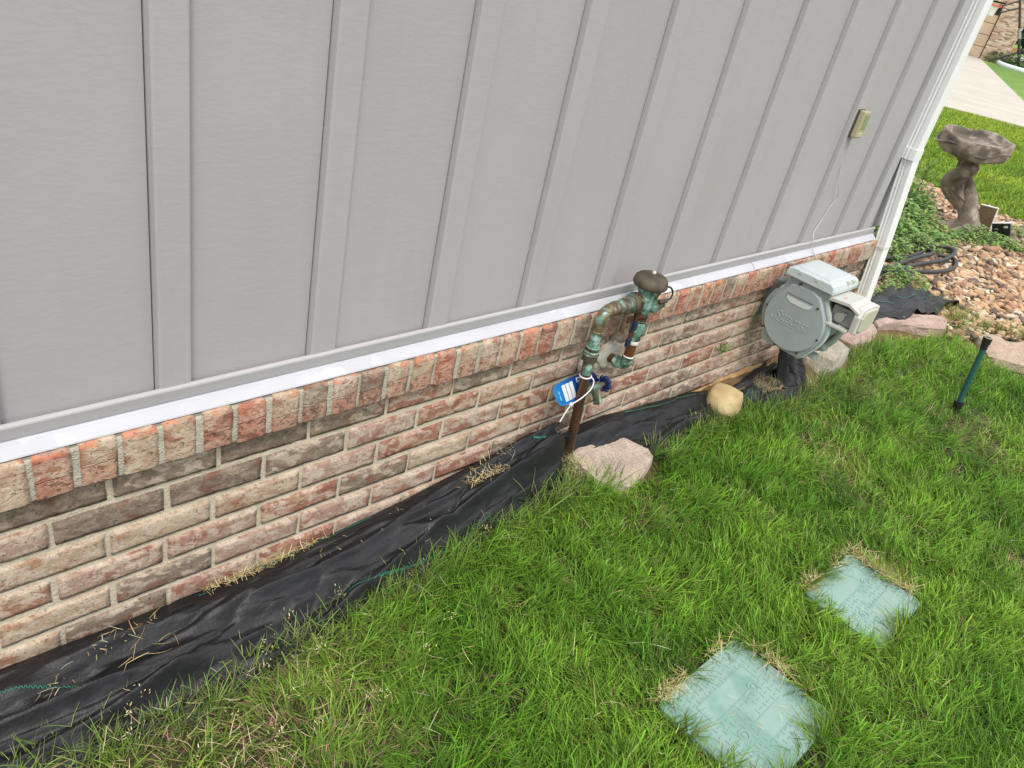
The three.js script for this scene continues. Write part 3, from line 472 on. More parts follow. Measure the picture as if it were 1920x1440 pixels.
// ---------------------------------------------------------------- thermometer sensor and its lead
{
  const t = thing('sensor', 'small beige sensor box fixed high on the grey siding near the downspout', 'sensor');
  part('back_case', box(2.475, .475, .014, .052, .098, .024, .004), mat(L3(74, 72, 62), { roughness: .5 }), t);
  part('front_case', box(2.475, .475, .036, .05, .095, .022, .005, 2), mat(L3(176, 170, 138), { roughness: .45 }), t);
  part('display', box(2.48, .485, .0475, .034, .05, .002, 0), mat(L3(142, 150, 120), { roughness: .25 }), t);
  part('button', box(2.475, .44, .0475, .034, .014, .003, .001), mat(L3(190, 184, 152), { roughness: .5 }), t);
  solo('sensor_lead', tube([[2.468, .425, .006], [2.5, .39, .006], [2.545, .29, .005], [2.565, .235, .0155], [2.598, .184, .0145], [2.585, .14, .006], [2.555, .08, .006], [2.51, .05, .018], [2.503, .035, .027], [2.515, .0, .03], [2.53, -.02, .038], [2.545, -.045, .053], [2.55, -.075, .054], [2.54, -.12, .056]], .0017, 120, 6), mat(L3(206, 202, 196), { roughness: .5 }), 'thin pale lead running from the sensor down the siding to the brick', 'cable');
}
// ---------------------------------------------------------------- black weed fabric along the wall
const weave = tex(512, 512, (u, v) => .5 + .1 * (pnoise(u * 160, v * 160, 160, 160, 3) - .5) + .7 * (pfbm(u, v, 12, 40, 3, 5) - .5));
const fabTone = tex(512, 512, (u, v) => { const d = sstep(.5, .75, pfbm(u, v, 5, 7, 6, 5)), k = .36 + .3 * pfbm(u, v, 9, 30, 2, 3) + .95 * d * pfbm(u, v, 40, 40, 8, 2); return [k, k * 1.02, k * 1.09]; });
const fabric = phys([.017, .0175, .0205], { map: fabTone, roughness: .52, bumpMap: weave, bumpScale: .0035, side: THREE.DoubleSide, sheen: .25, sheenRoughness: .5 });
const stitch = mat(L3(52, 132, 112), { roughness: .6 });
const ridge = (x) => 1 - Math.abs(2 * x - 1);
function fabricY(x, z, zi, zo, yi, h, seed) {             // height of the cloth between the wall (zi, yi) and the lawn (zo)
  const v = clamp((z - zi) / (zo - zi)), n = fbm(x * 5 + seed, v * 3, seed, 3);
  const fold = ridge(fbm(x * 1.6 + seed + v * 1.4, v * 3.2, seed + 2, 2)), f2 = ridge(fbm(x * 3.4 + seed - v * 1.2, v * 6.5, seed + 9, 2)), f3 = ridge(fbm(x * 9 + v * 2, v * 12, seed + 4, 2));
  return lerp(yi, -.598, sstep(.05, 1, v * .9 + v * v * .1)) + h * Math.sin(Math.PI * clamp(v * 1.02)) * (.45 + .9 * n) + (.034 * (fold ** 3 - .3) + .018 * (f2 ** 4 - .3) + .006 * (f3 ** 3 - .3) + .012 * (ridge(fbm(x * 2.6 - v * 2.2 + seed, v * 4.4, seed + 21, 2)) ** 9 - .15) - .010 * ridge(fbm(x * 4.4 + v * 3, v * 5 + seed, seed + 31, 2)) ** 10) * Math.sin(Math.PI * clamp(v * .95 + .04));
}
const IN = [[-1.5, -.50], [-.31, -.505], [.08, -.517], [.25, -.512], [.4, -.503], [.6, -.488], [.8, -.462], [.95, -.44], [1.06, -.42], [1.13, -.425]];
const OUT = [[-1.5, .29], [-.4, .285], [0, .31], [.35, .288], [.7, .258], [1, .225], [1.13, .2]];
const fyL = (x, z) => fabricY(x, z, .034, table(OUT, x), table(IN, x), .034 + .02 * sstep(.6, 1, x), 3);
{
  const t = thing('weed_fabric', 'long crumpled black weed fabric strip with frayed end left of the copper pipe', 'fabric');
  const g = grid(300, 60, (u, v) => {
    let x = lerp(-1.5, 1.125, u); const zi = .034, zo = table(OUT, x), z = lerp(zo, zi, v); const yy = fyL(x, z);
    if (u > .985) x += .02 * (noise(v * 50, 3) - .5); return [x, yy, z - .006 * (1 - v) * noise(x * 9, v * 4), x * 2.4, z * 2.4];
  });
  part('cloth', g, fabric, t);
  const line = (pts, nm = 'stitching') => {
    const P = []; for (let i = 0; i < pts.length - 1; i++) for (let k = 0; k < 10; k++) { const x = lerp(pts[i][0], pts[i + 1][0], k / 10), z = lerp(pts[i][1], pts[i + 1][1], k / 10); P.push([x, z]); } P.push(pts[pts.length - 1]);
    const Q = []; let s = 0; for (let i = 0; i < P.length - 1; i++) { const l = Math.hypot(P[i + 1][0] - P[i][0], P[i + 1][1] - P[i][1]), n = Math.max(2, Math.round(l / .003)); for (let k = 0; k < n; k++) { const x = lerp(P[i][0], P[i + 1][0], k / n), z = lerp(P[i][1], P[i + 1][1], k / n) + .0022 * ((s++ % 2) * 2 - 1); Q.push([x, fyL(x, z) + .0022, z]); } }
    part(nm, tube(Q, .0008, Q.length * 2, 4), stitch, t);
  };
  line([[-.6, .09], [-.33, .105], [-.26, .12], [-.19, .145]]); line([[.33, .192], [.42, .196], [.55, .195], [.7, .186], [.8, .176]]); line([[.2, .046], [.3, .047], [.42, .047], [.5, .048]]); line([[.06, .045], [.085, .052]]);
  line([[1.03, .075], [1.055, .08], [1.075, .085]]); line([[1.08, .086], [1.12, .092]]);
  const fr = []; for (let i = 0; i < 60; i++) { const z = rr(.036, .15), y = fyL(1.115, z), l = rr(.012, .05); fr.push(tube([[1.112, y, z], [1.125 + l * .4, y + rr(-.006, .01), z + rr(-.01, .01)], [1.13 + l, y - rr(-.01, .02), z + rr(-.02, .02)]], .0007, 5, 3)); }
  part('frayed_threads', fr, mat([.015, .015, .016], { roughness: .6 }), t).userData.kind = 'stuff';
}
const IN2 = [[1.2, -.478], [1.3, -.462], [1.42, -.463], [1.55, -.485], [1.8, -.512], [2.17, -.548], [2.3, -.54], [2.47, -.527], [2.56, -.53]];
const OUT2 = [[1.2, .2], [1.6, .27], [2, .28], [2.3, .32], [2.6, .33]];
const fyR = (x, z) => fabricY(x, z, .034, table(OUT2, x), table(IN2, x), .012, 11);
{
  const t = thing('weed_fabric', 'black weed fabric running from behind the tan block to below the hose reel', 'fabric');
  part('cloth', grid(150, 44, (u, v) => { const x = lerp(1.2, 2.56, u), z = lerp(table(OUT2, x), .034, v); return [x, fyR(x, z), z, x * 2.4, z * 2.4 + .5]; }), fabric, t);
  const Q = []; for (let i = 0; i < 150; i++) { const x = lerp(1.5, 1.95, i / 149), z = .062 + .0018 * ((i % 2) * 2 - 1); Q.push([x, fyR(x, z) + .002, z]); } part('stitching', tube(Q, .001, 300, 4), stitch, t);
  const Q2 = []; for (let i = 0; i < 60; i++) { const x = lerp(2.15, 2.33, i / 59), z = .15 - i * .0003 + .0018 * ((i % 2) * 2 - 1); Q2.push([x, fyR(x, z) + .002, z]); } part('stitching', tube(Q2, .001, 120, 4), stitch, t);
  // upright folds gathered under the reel
  const upfold = (x0, z0, x1, z1, y0, seed, w) => grid(24, 26, (u, v) => { const s = u * 2 - 1, k = fbm(u * 4 + seed, v * 3, seed, 3) - .5, y = lerp(-.6, y0, v); return [lerp(x0, x1, v) + s * w * (1.2 - .7 * v) + k * .02, y + .02 * k, lerp(z0, z1, v) + .045 * (1 - s * s) * (1 - .45 * v) + .022 * Math.cos(s * 7 + seed) * (1 - v * .5) + k * .018, u * .3, v * .4]; });
  part('gathered_fold', upfold(2.45, .17, 2.5, .08, -.40, 2, .045), fabric, t); part('gathered_fold', upfold(2.56, .2, 2.58, .1, -.43, 5, .05), fabric, t);
}
{
  const t = thing('weed_fabric', 'torn black weed fabric flap poking out of the gravel beside the downspout foot', 'fabric');
  const F = (x, z) => -.578 + .06 * ridge(fbm(x * 3.4, z * 7 + x, 21, 2)) ** 3 + .035 * ridge(fbm(x * 8, z * 12, 4, 2)) ** 2 + .03 * Math.exp(-((x - 4.15) ** 2) * 8);
  part('cloth', grid(60, 40, (u, v) => { const x = lerp(3.42, 4.62 - .1 * v + .06 * noise(v * 7, 2), u), z = lerp(lerp(.05, .17, sstep(0, .6, u)) + .04 * (noise(u * 9, 5) - .5), -.17 + .14 * u * u, v); return [x, F(x, z) - .02 * sstep(.8, 1, u) - .012 * sstep(.2, 0, v) - .03 * sstep(.8, 1, v), z, x * 2.4, z * 2.4]; }), fabric, t);
  for (const [a, b] of [[[3.6, -.05], [3.75, .02]], [[3.78, -.06], [3.92, .02]], [[4.08, -.02], [4.3, .07]], [[4.35, .02], [4.42, .07]]]) { const Q = []; for (let i = 0; i <= 24; i++) { const x = lerp(a[0], b[0], i / 24), z = lerp(a[1], b[1], i / 24); Q.push([x, F(x, z) + .003, z]); } part('stitching', tube(Q, .0017, 48, 4), stitch, t); }
}

// ---------------------------------------------------------------- stones and concrete blocks
const speck = tex(512, 512, (u, v) => { const a = pfbm(u, v, 70, 70, 3, 2), b = pfbm(u, v, 8, 8, 6, 4), k = .62 + .34 * b + .5 * (a - .5); return [k, k * (.985 + .03 * (pfbm(u, v, 40, 40, 12, 2) - .5)), k * .985]; });
const speckB = tex(512, 512, (u, v) => .6 * pfbm(u, v, 50, 50, 13, 3) + .4 * pfbm(u, v, 14, 14, 5, 3));
const conc = (c) => mat(c, { map: speck, bumpMap: speckB, bumpScale: .006, roughness: .95 });
solo('concrete_block', boxUV(slab([[1.198, -.508, .11], [1.29, -.503, .095], [1.356, -.495, .074], [1.405, -.507, .106], [1.489, -.537, .187], [1.482, -.548, .217], [1.388, -.561, .253], [1.311, -.566, .264], [1.222, -.545, .209]].map((q) => [1.345 + (q[0] - 1.345) * 1.05, q[1] + .016, .17 + (q[2] - .17) * 1.05]), .12, 4, .004, .006), 4.2), conc(L3(196, 178, 164)), 'broken pinkish tan concrete block in the grass at the foot of the copper pipe', 'block');
{
  const m1 = conc(L3(196, 172, 160)), lab = 'concrete edging blocks along the gravel bed', e = (top, th, seed, m, label) => solo('edging_block', boxUV(slab(top, th, seed, .007, .02), 3.6), m, label, 'block', lab);
  e([[3.186, .069], [3.399, .03], [3.55, .03], [3.581, .075], [3.501, .127], [3.338, .164], [3.178, .143]].map(([x, z]) => [x, -.522, z]), .09, 1, m1, 'pink concrete edging block behind the outlet of the hose reel');
  e([[3.633, .058], [3.889, .066], [4.169, .204], [4.15, .256], [4.001, .294], [3.876, .232], [3.759, .143], [3.573, .102]].map(([x, z]) => [x, -.523, z]), .1, 2, m1, 'wedge shaped pinkish edging block in front of the torn black fabric');
  e([[4.165, .428], [4.24, .433], [4.292, .46], [4.264, .534], [4.4, .615], [4.5, .76], [4.38, .84], [4.093, .759], [3.979, .63], [3.941, .551]].map(([x, z]) => [x, -.533, z]), .1, 3, conc(L3(192, 172, 150)), 'weathered edging block behind the green riser at the right edge');
}
solo('limestone_rock', boxUV(tint(lumpy(.30, .17, .17, 7, .45, .07, 5, 3).rotateY(.1).translate(2.9, -.555, .135), () => [1, 1, 1]), 5), conc(L3(190, 186, 170)), 'grey limestone rock half under the hose reel', 'rock');
solo('round_stone', tint(lumpy(.185, .118, .135, 12, .3, .06, 5, 2.2).rotateZ(-.1).rotateY(.3).translate(2.045, -.533, .135), (x, y, z) => mix3(L3(204, 186, 142), L3(180, 156, 114), sstep(.4, .7, fbm(x * 22, y * 22, z * 22, 4)) * .8 + .2 * fbm(x * 120, y * 120, z * 120, 2))), mat(null, { vertexColors: true, roughness: .75, bumpMap: speckB, bumpScale: .001 }), 'smooth rounded yellow stone lying on the black fabric', 'stone');
{ // washed-up sand and soil
  const g = grid(40, 10, (u, v) => { const x = lerp(1.95, 2.5, u), n = fbm(x * 14, v * 3, 3, 3); return [x, lerp(table(IN2, x) - .01, table(IN2, x) + .028 * Math.sin(u * 3.14) * (.4 + n), v) , lerp(.062, .034, v), x * 2, v * .1]; });
  solo('sand_drift', boxUV(g, 3), mat(L3(196, 160, 108), { map: soilTex, bumpMap: soilTex, bumpScale: .01, roughness: 1 }), 'sandy soil washed against the brick left of the hose reel', 'soil', null, 'stuff');
}
solo('cardboard_scrap', box(0, 0, 0, .035, .03, .006, .001).rotateX(.5).rotateY(.5).translate(2.43, -.475, .09), mat(L3(176, 148, 108), { roughness: .9 }), 'small tan cardboard scrap below the left edge of the hose reel', 'scrap');

// ---------------------------------------------------------------- green sprinkler riser
{
  const t = thing('sprinkler_riser', 'thin green sprinkler riser with black head standing in the grass', 'sprinkler'), A = [3.13, -.6, .672], B = [3.127, -.262, .640], gm = mat(L3(40, 88, 84), { roughness: .4 }), bk = mat([.012, .012, .013], { roughness: .5 });
  part('tube', between(A, B, .0125, .0115, 20), gm, t);
  part('collar', [between([3.13, -.6, .672], [3.1295, -.535, .666], .0165, .019, 14), between([3.1295, -.536, .666], [3.129, -.52, .664], .021, .021, 14)], bk, t);
  part('nozzle', [between([3.127, -.272, .6405], [3.127, -.245, .6385], .0145, .0145, 18), between([3.127, -.247, .6385], [3.127, -.222, .636], .0175, .0185, 24)], bk, t);
  part('nozzle_face', new THREE.TorusGeometry(.0145, .003, 8, 24).rotateX(Math.PI / 2).translate(3.127, -.221, .636), mat(L3(150, 140, 128), { roughness: .5 }), t);
}

// ---------------------------------------------------------------- valve box lids set in the lawn
const lidTone = tex(512, 512, (u, v) => { const a = pfbm(u, v, 5, 5, 4, 5), b = pfbm(u, v, 50, 50, 9, 3), k = .74 + .3 * a + .14 * (b - .5), w = sstep(.42, .66, pfbm(u, v, 4, 4, 31, 5)); return mix3([k * .78, k * .93, k * .89], [k * 1.18, k * 1.2, k * 1.2], w); });
const lidM = mat(L3(139, 168, 160), { map: lidTone, bumpMap: speckB, bumpScale: .0005, roughness: .55 }), lidDeep = mat(L3(74, 112, 103), { roughness: .7 });
function valveLid(x0, z0, w, d, y, label, seed) {
  const t = thing('valve_box_lid', label, 'valve box', [x0 + w / 2, y, z0 + d / 2], 'valve box lids in the lawn'), f = rng(seed);
  const s = new THREE.Shape(), r = .02; s.moveTo(-w / 2 + r, -d / 2); s.lineTo(w / 2 - r, -d / 2); s.quadraticCurveTo(w / 2, -d / 2, w / 2, -d / 2 + r); s.lineTo(w / 2, d / 2 - r); s.quadraticCurveTo(w / 2, d / 2, w / 2 - r, d / 2); s.lineTo(-w / 2 + r, d / 2); s.quadraticCurveTo(-w / 2, d / 2, -w / 2, d / 2 - r); s.lineTo(-w / 2, -d / 2 + r); s.quadraticCurveTo(-w / 2, -d / 2, -w / 2 + r, -d / 2);
  const hole = (cx, cy, q) => { const h = new THREE.Path(); h.absarc(cx, cy, q, 0, 6.283, true); s.holes.push(h); }; hole(0, -.004, .0125); hole(-.06, .062, .007);
  part('cover', boxUV(new THREE.ExtrudeGeometry(s, { depth: .012, bevelEnabled: true, bevelSize: .003, bevelThickness: .003, bevelSegments: 2, curveSegments: 20 }).rotateX(-Math.PI / 2).translate(0, -.015, 0), 2.2, seed * .31, seed * .17), lidM, t);
  part('key_hole', [mv(cyl(.0124, .0124, .006, 24), 0, -.010, .004)], lidDeep, t); part('key_hole', [mv(cyl(.007, .007, .004, 20), -.06, -.012, -.062)], mat(L3(50, 84, 78), { roughness: .8 }), t);
  const ring = (x, z, q, h) => mv(new THREE.TorusGeometry(q, .0016, 6, 26).rotateX(Math.PI / 2), x, h, z);
  for (const [x, z] of [[.068, -.028], [-.068, .03]]) part('boss', [ring(x, z, .0125, .0005), mv(cyl(.005, .005, .002, 16), x, .0008, z)], lidM, t);
  const bars = [], p = .0165, nx = Math.floor(w / p) - 1, nz = Math.floor(d / p) - 1;
  for (let i = 0; i < nx; i++) for (let j = 0; j < nz; j++) {
    const x = (i - (nx - 1) / 2) * p, z = (j - (nz - 1) / 2) * p; if (Math.hypot(x, z - .004) < .02 || Math.hypot(x + .06, z + .062) < .014 || (Math.abs(Math.abs(z) - .052) < .024 && x > -.1 && x < .1 && (z < 0 || x > -.03))) continue; if (Math.hypot(x - .068, z + .028) < .018 || Math.hypot(x + .068, z - .03) < .018) continue;
    bars.push(new THREE.BoxGeometry((i + j) % 2 ? .0125 : .0028, .0015, (i + j) % 2 ? .0026 : .0125).translate(x, .0005, z));
  }
  for (const [x, z, a, b] of [[0, -.078, .2, .0018], [0, -.027, .2, .0018], [-.101, -.052, .0018, .05], [.101, -.052, .0018, .05], [.035, .028, .13, .0018], [.035, .078, .13, .0018]]) bars.push(new THREE.BoxGeometry(a, .0014, b).translate(x, .0004, z));
  part('raised_tread', bars, lidM, t).userData.kind = 'stuff';
  t.rotation.y = rr(-.02, .02, f); return t;
}
const LIDS = [[.765, .805, .335, .275, -.569], [1.425, .83, .29, .228, -.569]];
valveLid(...LIDS[0], 'nearer pale green valve box lid cut by the bottom edge', 2);
valveLid(...LIDS[1], 'farther pale green valve box lid with dead straw along its back edge', 5);
// ---------------------------------------------------------------- gravel bed
const bedClear = (x, z) => !(z > -3.2) || (x > 3.56 && x < 4.2 && z > .04 && z < .3 && z > (x - 3.7) * .3 - .02) || (Math.hypot(x - 3.38, z - .1) < .2) || (Math.hypot((x - 4.2) / 1.3, z - .62) < .2) || (x > 3.4 && x < 4.55 && z > -.16 && z < .12);
{
  const g = toCreasedNormals(lumpy(2, 1.5, 1.7, 3, .5, .24, 2, 2.6).toNonIndexed(), .5), f = rng(77), M = [], C = [];
  const cols = [L3(190, 156, 122), L3(180, 146, 110), L3(200, 178, 150), L3(160, 124, 100), L3(208, 196, 172), L3(138, 114, 98), L3(186, 156, 128), L3(194, 162, 122), L3(104, 92, 84)];
  const m4 = new THREE.Matrix4(), q = new THREE.Quaternion(), e = new THREE.Euler();
  for (let i = 0; i < 30000; i++) {
    const x = rr(3.2, 8.6, f), z = rr(-2.6, 1.2, f); if (x - .05 > bedFar(z) || z > table(edgeTable, x) - .06 || bedClear(x, z)) { f(); continue; }
    const s = .0095 + .017 * f() ** 1.8; e.set(rr(-.5, .5, f), rr(0, 6.3, f), rr(-.5, .5, f)); q.setFromEuler(e);
    m4.compose(new THREE.Vector3(x, GY + s * rr(.2, .9, f) + .012 * f(), z), q, new THREE.Vector3(s * rr(.8, 1.4, f), s * rr(.6, 1, f), s * rr(.8, 1.3, f))); M.push(m4.clone());
    const k = rr(.75, 1.08, f), c = cols[Math.floor(f() * cols.length)]; C.push(c.map((v) => v * k));
  }
  const im = new THREE.InstancedMesh(g, mat([1, 1, 1], { roughness: .9, bumpMap: speckB, bumpScale: .002 }), M.length); M.forEach((m, i) => { im.setMatrixAt(i, m); im.setColorAt(i, new THREE.Color(...C[i])); });
  im.name = 'gravel'; shade(im); scene.add(im); tag(im, 'tan and pink landscaping gravel filling the bed beside the house corner', 'gravel', null, 'stuff');
}

// ---------------------------------------------------------------- black hose lying in coils
solo('coiled_hose', tube([[4.3, -0.543, -.42], [4.6, -0.538, -.42], [4.825, -0.531, -.388], [5.065, -0.528, -.332], [5.2, -0.528, -.332], [5.4, -0.526, -.345], [5.6, -0.523, -.375], [5.75, -0.523, -.46], [5.6, -0.518, -.62], [5, -0.528, -.66], [4.6, -0.538, -.55], [4.45, -0.538, -.38], [4.655, -0.523, -.29], [4.804, -0.513, -.28], [5.033, -0.508, -.279], [5.244, -0.503, -.263], [5.38, -0.513, -.3], [5.4, -0.533, -.42], [5, -0.538, -.5], [4.6, -0.538, -.38], [4.7, -0.528, -.26], [4.884, -0.526, -.24], [5.05, -0.523, -.219], [5.23, -0.518, -.187], [5.426, -0.508, -.184], [5.585, -0.498, -.219], [5.63, -0.508, -.29], [5.45, -0.528, -.4], [4.9, -0.543, -.45], [4.5, -0.543, -.33], [4.627, -0.533, -.233], [4.785, -0.528, -.182], [4.957, -0.528, -.12], [5.164, -0.528, -.091], [5.345, -0.528, -.112], [5.457, -0.523, -.174], [5.42, -0.528, -.26]], .0135, 420, 10), mat([.035, .037, .04], { roughness: .55 }), 'black hose lying in loose coils on the gravel below the weeds', 'hose');

// ---------------------------------------------------------------- bird bath
{
  const t = thing('bird_bath', 'weathered concrete bird bath with twisted trunk pedestal and scalloped bowl', 'bird bath', [6.6, GY, -.5]);
  const wood = (x, y, z) => mix3(mix3(L3(152, 141, 128), L3(104, 95, 86), sstep(.35, .65, fbm(x * 9, y * 9, z * 9, 4))), L3(194, 183, 168), sstep(.52, .72, fbm(x * 22, y * 22, z * 22, 3)) * .6);
  const m = mat(null, { vertexColors: true, roughness: .9, bumpMap: speckB, bumpScale: .008 });
  const trunkR = (a, y) => { const q = y / .56; let r = lerp(.09, .07, q) + .05 * sstep(.78, 1, q) + .05 * sstep(.14, 0, q); const s = a + q * 4.6; r *= 1 + .16 * Math.cos(s * 2) + .06 * Math.cos(s * 5 + 1); return r * .92 + .02 * (fbm(Math.cos(a) * 3, y * 12, Math.sin(a) * 3, 4) - .5); };
  const cx = (y) => .045 * Math.sin(y * 9.5 - .6), cz = (y) => .06 * Math.cos((y - .11) * 15) * sstep(.56, .4, y) + .02 * sstep(.12, 0, y) - .19 * clamp(y / .56, 0, 1.1);
  part('pedestal', tint(grid(72, 60, (u, v) => { const a = -u * 6.28319, y = v * .58 - .02, r = trunkR(a, clamp(y, 0, .56)); return [cx(y) + r * Math.cos(a), y, cz(y) + r * Math.sin(a), u * 4, v * 3]; }), wood), m, t);
  const limb = (pts, r) => { const c = new THREE.CatmullRomCurve3(pts.map((p) => new THREE.Vector3(...p))); const g = new THREE.TubeGeometry(c, 40, r, 12), p = g.attributes.position; for (let i = 0; i < p.count; i++) { const k = 1 + .0 * i; p.setXYZ(i, p.getX(i) * k, p.getY(i), p.getZ(i)); } g.computeVertexNormals(); const A = pts[0], B = pts[pts.length - 1], end = (q) => new THREE.SphereGeometry(r * 1.02, 14, 10).translate(...q); return tint(mergeGeometries([g, end(A), end(B)].map(norm)), wood); };
  const helix = (a0, y0, y1, turns, off) => { const P = []; for (let i = 0; i <= 14; i++) { const k = i / 14, y = lerp(y0, y1, k), a = a0 + turns * 6.283 * k, r = trunkR(a, y) + off; P.push([cx(y) + r * Math.cos(a), y, cz(y) + r * Math.sin(a)]); } return P; };
  for (const a0 of [4.7, 1.5]) part('thick_limb', limb(helix(a0, -.02, .45, -.85, -.004), .052), m, t);
  part('vine', limb(helix(2.2, .2, .44, .55, .01), .007), m, t); part('vine', limb(helix(3.6, .14, .3, -.5, .012), .006), m, t); part('vine', limb(helix(3.0, .36, .42, .4, .012), .007), m, t);
  part('ground_root', limb([[-.05, .03, -.05], [-.1, .02, -.2], [-.12, .0, -.36]], .03), m, t);
  // bowl: lathe with a wavy rim
  const P = [[0, .548], [.13, .546], [.222, .55], [.254, .566], [.266, .6], [.268, .635], [.268, .664], [.26, .68], [.246, .678], [.234, .662], [.222, .634], [.15, .622], [0, .616]];
  const bowl = part('bowl', tint(grid(90, P.length * 3, (u, v) => {
    const a = u * 6.28319, k = v * (P.length - 1), i = Math.min(P.length - 2, Math.floor(k)), f = k - i; let r = lerp(P[i][0], P[i + 1][0], f), y = lerp(P[i][1], P[i + 1][1], f);
    const lob = 1 + .03 * Math.cos(5 * a + .8) + .03 * Math.cos(3 * a + 2) + .03 * Math.sign(Math.sin(2.5 * a)) * Math.abs(Math.sin(2.5 * a)) ** .4, w = sstep(.1, .24, r);
    r *= lerp(1, lob, w); y += w * (.007 * Math.cos(5 * a) + .006 * Math.cos(2 * a + 1)) * sstep(.56, .66, y) + .007 * (fbm(r * Math.cos(a) * 22, y * 22, r * Math.sin(a) * 22, 3) - .5); r += .012 * (fbm(Math.cos(a) * 6, y * 20, Math.sin(a) * 6, 3) - .5) * w;
    return [r * Math.cos(a), y, -r * Math.sin(a), u * 8, v * 3];
  }), (x, y, z) => { const r = Math.hypot(x, z), ins = r < .235 && y > .62 ? 1 : 0; return mix3(mix3(wood(x, y, z), L3(198, 182, 164), sstep(.68, .705, y) * .6), L3(88, 82, 74), ins * (.25 + .6 * sstep(.4, .6, fbm(x * 14, y * 14, z * 14, 3)))); }), m, t);
  bowl.position.set(0, -.01, -.19); bowl.rotation.set(.07, 0, .1); const rimVine = []; for (let i = 0; i <= 26; i++) { const a = 1.6 + 3.6 * i / 26, r = .272 + .012 * Math.cos(5 * -a + .8); rimVine.push([r * Math.cos(a), .62 + .018 * Math.sin(a * 4.2), r * Math.sin(a)]); } part('vine', tint(tube(rimVine, .0075, 70, 7), wood), m, bowl);
  t.rotation.set(-.05, 0, -.02); t.scale.set(1, 1.1, 1);
}
{
  const t = thing('slab_stone', 'upright brown slab with white chipped edges leaning behind the bird bath', 'slab', [6.83, GY, -.4]);
  part('slab', boxUV(box(0, .12, 0, .02, .23, .125, .002), 4), conc(L3(132, 116, 88)), t); part('white_edge', [box(0, .236, 0, .024, .008, .13, .002), box(0, .12, .064, .024, .235, .008, .002)], mat(L3(224, 222, 212), { roughness: .8 }), t); t.rotation.set(-.1, 0, .08);
}
{
  const t = thing('solar_spotlight', 'small black flat solar light on a stake right of the bird bath', 'solar light', [6.75, GY, -.2]);
  part('panel', box(0, .125, 0, .03, .11, .13, .004), mat([.012, .014, .02], { roughness: .4 }), t); part('top_edge', box(0, .182, 0, .034, .006, .132, .001), mat(L3(206, 206, 204), { roughness: .5 }), t); part('stake', between([0, -.02, -.05], [0, .09, -.03], .008, .01, 8), mat([.02, .02, .02]), t); part('sticker', box(-.016, .152, .035, .002, .018, .03, 0), mat(L3(190, 186, 178)), t); t.rotation.set(-.38, 0, .2);
}

// ---------------------------------------------------------------- plants
const leafM = (c, tr = .35) => phys(c, { vertexColors: true, roughness: .8, transmission: tr, thickness: 0, side: THREE.DoubleSide, ior: 1.4 });
function leaf(l, w, bend, fold = .25) {                    // a bent, folded leaf along +z
  const n = 4, P = [], I = []; for (let i = 0; i <= n; i++) { const k = i / n, hw = w * Math.sin(Math.PI * (.08 + .92 * k) ** .8) * (k < 1 ? 1 : .02), a = bend * k, z = l * (Math.sin(a) / (bend || 1e-3)), y = -l * (1 - Math.cos(a)) / (bend || 1e-3); P.push(-hw, y + hw * fold, z, 0, y, z, hw, y + hw * fold, z); }
  for (let i = 0; i < n; i++) { const a = i * 3; I.push(a, a + 1, a + 3, a + 1, a + 4, a + 3, a + 1, a + 2, a + 4, a + 2, a + 5, a + 4); }
  const g = new THREE.BufferGeometry(); g.setAttribute('position', new THREE.Float32BufferAttribute(P, 3)); g.setIndex(I); g.computeVertexNormals(); return norm(g);
}
const paint = (g, c) => tint(g, () => c);
function bush(seed, h, spread, n, ll, lw, cols) {
  const f = rng(seed), L = [], St = [];
  for (let i = 0; i < n; i++) {
    const a = f() * 6.283, r = spread * Math.sqrt(f()), y = h * (.15 + .85 * f()) * (1 - .45 * (r / spread) ** 2), k = rr(.7, 1.2, f), c = cols[Math.floor(f() * cols.length)];
    L.push(paint(leaf(ll * k, lw * k, rr(.3, 1.3, f)).rotateX(rr(-.9, .2, f)).rotateY(a + rr(-.9, .9, f)).translate(r * Math.sin(a), y, r * Math.cos(a)), c.map((v) => v * rr(.75, 1.2, f))));
    if (i % 5 === 0) St.push(between([r * .3 * Math.sin(a), -.01, r * .3 * Math.cos(a)], [r * Math.sin(a), y, r * Math.cos(a)], .0016, .001, 4));
  }
  return [mergeGeometries(L), mergeGeometries(St.map(norm))];
}
const weedCols = [[.15, .29, .04], [.21, .37, .06], [.10, .22, .035], [.28, .43, .08]];
const LM = leafM([1, 1, 1]), stemM = mat([.12, .19, .05]);
function bushThing(name, label, geo, pos, s = 1, ry = 0, group) { const t = thing(name, label, 'weed', pos, group); part('stem', geo[1], stemM, t); part('foliage', geo[0], LM, t); t.scale.setScalar(s); t.rotation.y = ry; return t; }
